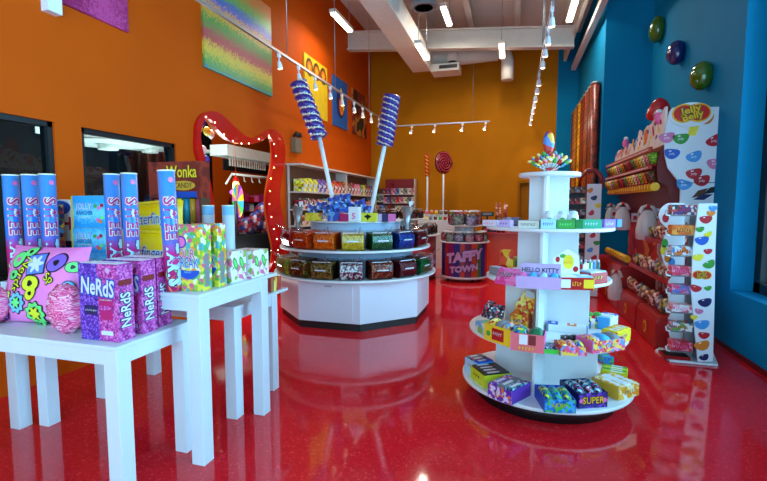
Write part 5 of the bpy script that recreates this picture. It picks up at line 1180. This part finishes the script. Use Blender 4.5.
# ---------------- freestanding cardboard rack
CY0=4.72
pa=[(698,203.5),(716.5,203.5),(714.5,250),(714,290),(713,330),(712,361),(697,361),(694,330),(690.5,290),(692,250)]
t=thing('cardboard_rack','narrow white cardboard rack with bean print and small shelves, standing on the red floor','display stand',(1.66,CY0,0))
lp=[(GY(px,py,CY0).x-1.66,max(.02,GY(px,py,CY0).z)) for px,py in pa]
b=MB().m(WP).prism(lp,.018,at(FRONT,0,0,0))
bl=[(713,208,4,.0,.7),(711,213,5,0,.7),(706,219,0,.1,1),(700,229,1,.2,.7),(708,234,3,.5,.7),(702,240,2,.2,1.1),(708,251,0,.1,.7),(698,257,3,.2,.9),(709,264,1,.6,1.0),(696,288,0,-.3,.9),(708,288,1,.3,.6),(705,302,7,.3,1.1),(699,311,6,-.2,.7),(694,317,3,0,.6),(702,324,4,.2,1.2),(704,335,0,0,.9),(702,345,5,.4,1.25),(704,357,7,.5,.8)]
for px,py,c,rt,s_ in bl:
    q=GY(px,py,CY0-.02); b.m(BEANC[c]).oval(.052*s_,.036*s_,at(FRONT,q.x-1.66,-.0195,q.z),18,bean=.3,rot=rt); b.m(SHINE).oval(.009*s_,.004*s_,at(FRONT,q.x-1.66-.014*s_,-.0205,q.z+.014*s_),10,rot=rt)
q=GY(702,275,CY0-.02); x_=q.x-1.66
for dx in (-.03,.03):
    b.m(YR).oval(.048,.042,at(FRONT,x_+dx,-.0208,q.z),18); 
for dx in (-.03,.03): b.m(flat('logo_red',(215,25,20),.35)).oval(.042,.034,at(FRONT,x_+dx,-.0214,q.z),18)
for s_,dy in (('Jelly',.014),('Belly',-.014)): b.logo(s_,.042,at(FRONT,x_,-.022,q.z)@Matrix.Rotation(.2,4,'Z')@Matrix.Translation((0,dy,0)),YR,flat('logo_green',(20,90,40),.4),w=.085,off=.04)
b.build('front_panel',parent=t)
# spine and base
sp=lp
MB().m(GRY).box(.02,.16,.03,.10,.02,1.38).box(.06,.08,.03,.02,.16,1.40).build('spine',parent=t)
f=[GZ(*p,.0) for p in [(655,352),(670,362),(718,366.5),(712,352),(690,343),(663,347)]]
b=MB().m(WP).prism([(p.x-1.66,p.y-CY0) for p in f],.02,TR(0,0,.002)); b.build('foot',parent=t)
g_=[GZ(*p,.02) for p in [(659,351),(668,349),(672,352),(664,355)]]
MB().m(GOLD).prism([(p.x-1.66,p.y-CY0) for p in g_],.002,TR(0,0,.022)).build('foot_print',parent=t)
MB().m(REDP).box(-.12,.1,.024,.22,.18,.03).m(BLACK).box(-.12,.1,.054,.2,.16,.004).build('kick_tray',parent=t)
sh=[(204,215,'dark comic print',spots('rk0',[(60,60,70),(200,60,60),(220,210,200),(90,60,120)],40)),(224.5,235,'orange',spots('rk1',[(235,120,30),(220,100,20),(245,160,60)],30)),(245.5,256,'white with coloured beans',spots('rk2',[(220,225,230),(220,225,230),(80,130,190),(220,225,230),(220,120,50)],40)),(265.5,276,'pink stacked',spots('rk3',[(225,80,110),(240,160,180),(230,60,90)],40)),(284.5,294,'pink and blue',spots('rk4',[(220,70,110),(230,150,190),(90,120,190)],40)),(304,313,'pale pink',spots('rk5',[(235,190,200),(225,110,140),(230,225,225)],40)),(322,332,'white multicoloured',spots('rk6',[(225,225,225),(200,60,60),(80,120,180),(225,225,225),(110,160,70)],40)),(341,352,'pink and red',spots('rk7',[(215,60,90),(235,130,160),(200,40,60)],40))]
for i,(p0,p1,nm_,mt) in enumerate(sh):
    a=GY(671,p0,CY0); c=GY(696 if i<3 else 692,p1,CY0); z0,z1=c.z,a.z; x0,x1=a.x,c.x
    if z0<.06: z0=.062
    MB().m(GRY).box((x0+x1)/2-1.66,.07,z0-.012,x1-x0,.15,.008).build('shelf',parent=t)
    MB().m(WP).tube([(x0-1.66-.002,.0,z0-.008),(x0-1.66-.035,.0,z0),(x0-1.66-.04,.0,z0+.035),(x0-1.66-.02,.0,z0+.055)],.008,6).build('hook',parent=t)
    carton('candy_box',((x0+x1)/2+.01,CY0+.07,z0+.0),0,(x1-x0)*.96,.13,(z1-z0)*.92,mt,None,'%s carton on the cardboard rack, %s shelf from the top'%(nm_,ORD[i]),'candy box','cartons on the cardboard rack',lambda b,w,d,h:b.m(PNK if 2<i<6 or i==7 else (RED if i!=1 else BRN)).text('~6',h*.5,at(FRONT,.0,-d/2-.0012,h*.5),off=.02,w=w*.6))
# scalloped side wings behind the rack (belong to the bean display front)
tt=thing('scalloped_wing_rack','white scalloped side card with bean print behind the cardboard rack','display stand',(0,0,0))
wing=[]
def arc(px,py,rx,ry,a0,a1,n=8): return [(px+rx*math.cos(math.radians(a0+(a1-a0)*i/n)),py-ry*math.sin(math.radians(a0+(a1-a0)*i/n))) for i in range(n+1)]
wp=[(676,203),(668,203)]+[(664,205),(660,209),(658,215),(660,222),(666,228),(673,230)]+[(668,231),(664,236),(661,245),(661,255),(664,264),(668,270),(672,276)]+[(668,281),(667,290),(668,300),(672,310)]+[(668,318),(668,330),(671,343),(684,343),(684,203)]
wy=5.0
ol=[(GY(px,py,wy).x,GY(px,py,wy).z) for px,py in wp]; zmin=min(z for x,z in ol); ol=[(x,z-0) for x,z in ol]
k=ol.index(min(ol,key=lambda p:p[1])); ol=ol[:-2]+[(ol[-2][0],0.003)]+ol[-1:] ; ol=[p if p[1]>.02 else (p[0],.003) for p in ol]
b=MB().m(WP).prism(ol,.02,at(FRONT,0,wy,0))
for px,py,c in ((665,218,0),(664,243,1),(667,258,5),(671,262,4),(663,250,3)): q=GY(px,py,wy); b.m(BEANC[c]).oval(.03,.045,at(FRONT,q.x,wy-.0215,q.z),14)
b.build('side_card',parent=tt)
MB().m(BLACK).box(1.66,wy+.05,.003,.2,.06,.03).box(1.70,wy+.035,.03,.04,.02,1.3).build('stand_foot',parent=tt)
# ---------------- far bean rack on the recessed end with arched red handle
fx0,fx1=GY(586,230,8.3).x,GY(602,230,8.3).x
FY=7.75
a=GY(587,190,FY); c=GY(601.5,190,FY); zt=GY(590,184,FY).z
t=thing('tall_bean_rack','tall white bean printed rack with arched red handle at the far right','display stand',((a.x+c.x)/2,FY,0))
w=c.x-a.x
b=MB().m(WP).box(0,0,0.02,w,.02,zt-.02)
rr=random.Random(9)
for i in range(14):
    u=-.3+.6*((i*7)%5)/4; z=zt-.1-.12*i; c_=[5,7,3,0,3,7,0,1,4,0,2,5,7,0][i]
    b.m(BEANC[c_]).oval(.05,.036,at(FRONT,u*w,-.0115,z),16,bean=.3,rot=rr.random())
b.build('front_panel',parent=t)
MB().m(BLACK).box(-w/2-.28,.1,.02,.02,.3,zt-.1).box(-w/2-.14,.22,.02,.28,.02,zt-.1).box(-w/2-.14,.1,.0,.30,.3,.02).build('side_frame',parent=t)
for k in range(9): MB().m(DKR).box(-w/2-.14,.08,.25+k*.18,.27,.24,.012).build('shelf',parent=t)
MB().m(DKR).tube([(-.22,.05,zt-.05),(-.20,.05,zt+.12),(-.10,.05,zt+.22),(.02,.05,zt+.22),(.1,.05,zt+.12),(.12,.05,zt-.06)],.035,10).build('arched_handle',parent=t)
bx=(a.x+c.x)/2-w/2-.14
for k in range(9):
    for i in range(3):
        o=MB().m(PM_[[9,10,8,5,9,4,10,9,5][(k+i*2)%9]]).box(0,0,0,.075,.14,.09).build('candy_pack',loc=(bx-.085+.085*i,FY+.06,.263+.18*k)); tag(o,'small pack on the tall bean rack, %s shelf from the floor, %s from the left'%(ORD[k],ORD[i]),'candy pack','packs on the tall bean rack')
# ---------------- gravity tubes on the far right wall
GT=[('brown',(105,50,20)),('amber',(170,95,30)),('golden',(190,130,20)),('rust',(140,60,25)),('yellow',(220,165,20)),('russet',(125,45,25)),('red brown',(115,35,22)),('copper',(150,70,35)),('chestnut',(95,40,22)),('brick',(135,50,30))]
gy0,gy1=8.62,11.6; n=len(GT); st=(gy1-gy0)/n
for i,(nm_,c_) in enumerate(GT[::-1]):
    y=gy0+st*(i+.5); tt=thing('candy_dispenser_tube','tall %s candy tube on the far right wall'%nm_,'candy dispenser',(XT-.09,y,1.35),0,'tall candy tubes on the far right wall')
    MB().m(spots('grav_'+nm_.replace(' ','_'),[c_,tuple(min(255,int(v*1.2)) for v in c_),tuple(int(v*.7) for v in c_)],30,.3)).lathe([(.10,0),(.115,.05),(.115,2.28)],14,Matrix.Diagonal((.7,1.1,1,1))).build('tube',parent=tt)
    MB().m(DKR).box(0,0,-.2,.14,.2,.2).build('dispenser_head',parent=tt); MB().m(METAL).lathe([(.118,2.28),(.118,2.32)],14,Matrix.Diagonal((.7,1.1,1,1))).build('cap',parent=tt)
o=box_at(DKR,XT-.42,XT-.005,8.62,11.62,0,1.149,'low_cabinet'); tag(o,'dark red low cabinet under the tall candy tubes','cabinet')
# ================================================================ CAMERA, LIGHT
cam=bpy.data.cameras.new('camera'); cam.sensor_width=36; cam.lens=F/767*36; cam.sensor_fit='HORIZONTAL'; cam.clip_start=.05
co=bpy.data.objects.new('camera',cam); C.objects.link(co); co.location=(0,0,EYE); co.rotation_euler=(PI/2-PITCH,0,YAW); bpy.context.scene.camera=co
w=bpy.data.worlds.new('daylight'); bpy.context.scene.world=w; w.use_nodes=True
bg=w.node_tree.nodes['Background']; bg.inputs[0].default_value=(.37,.745,1,1)
# daylight outside: strength raised towards the right, added to light the window reveal
WN=w.node_tree.nodes; WL=w.node_tree.links; tc=WN.new('ShaderNodeTexCoord'); sx=WN.new('ShaderNodeSeparateXYZ'); WL.new(tc.outputs['Generated'],sx.inputs[0])
mr=WN.new('ShaderNodeMapRange'); mr.inputs[1].default_value=.2; mr.inputs[2].default_value=1; mr.inputs[3].default_value=WORLD; mr.inputs[4].default_value=WORLD*4.5; WL.new(sx.outputs[0],mr.inputs[0]); WL.new(mr.outputs[0],bg.inputs[1])
for nm_,loc,rot,sx,sy in (('shopfront_portal',(-.8,-2.48,2.15),(PI/2,0,0),5.8,4.2),('window_portal',(XR+.32,(RW0+RW1)/2,(RZ0+RZ1)/2),(PI/2,0,PI/2),RW1-RW0,RZ1-RZ0)):
    o=lamp_area(nm_,loc,rot,sx,sy,1,(1,1,1)); o.data.cycles.is_portal=True
sc=bpy.context.scene; sc.view_settings.view_transform='Standard'; sc.view_settings.look='None'; sc.view_settings.gamma=1; sc.view_settings.exposure=EXPO
sc.cycles.max_bounces=8; sc.cycles.transparent_max_bounces=12
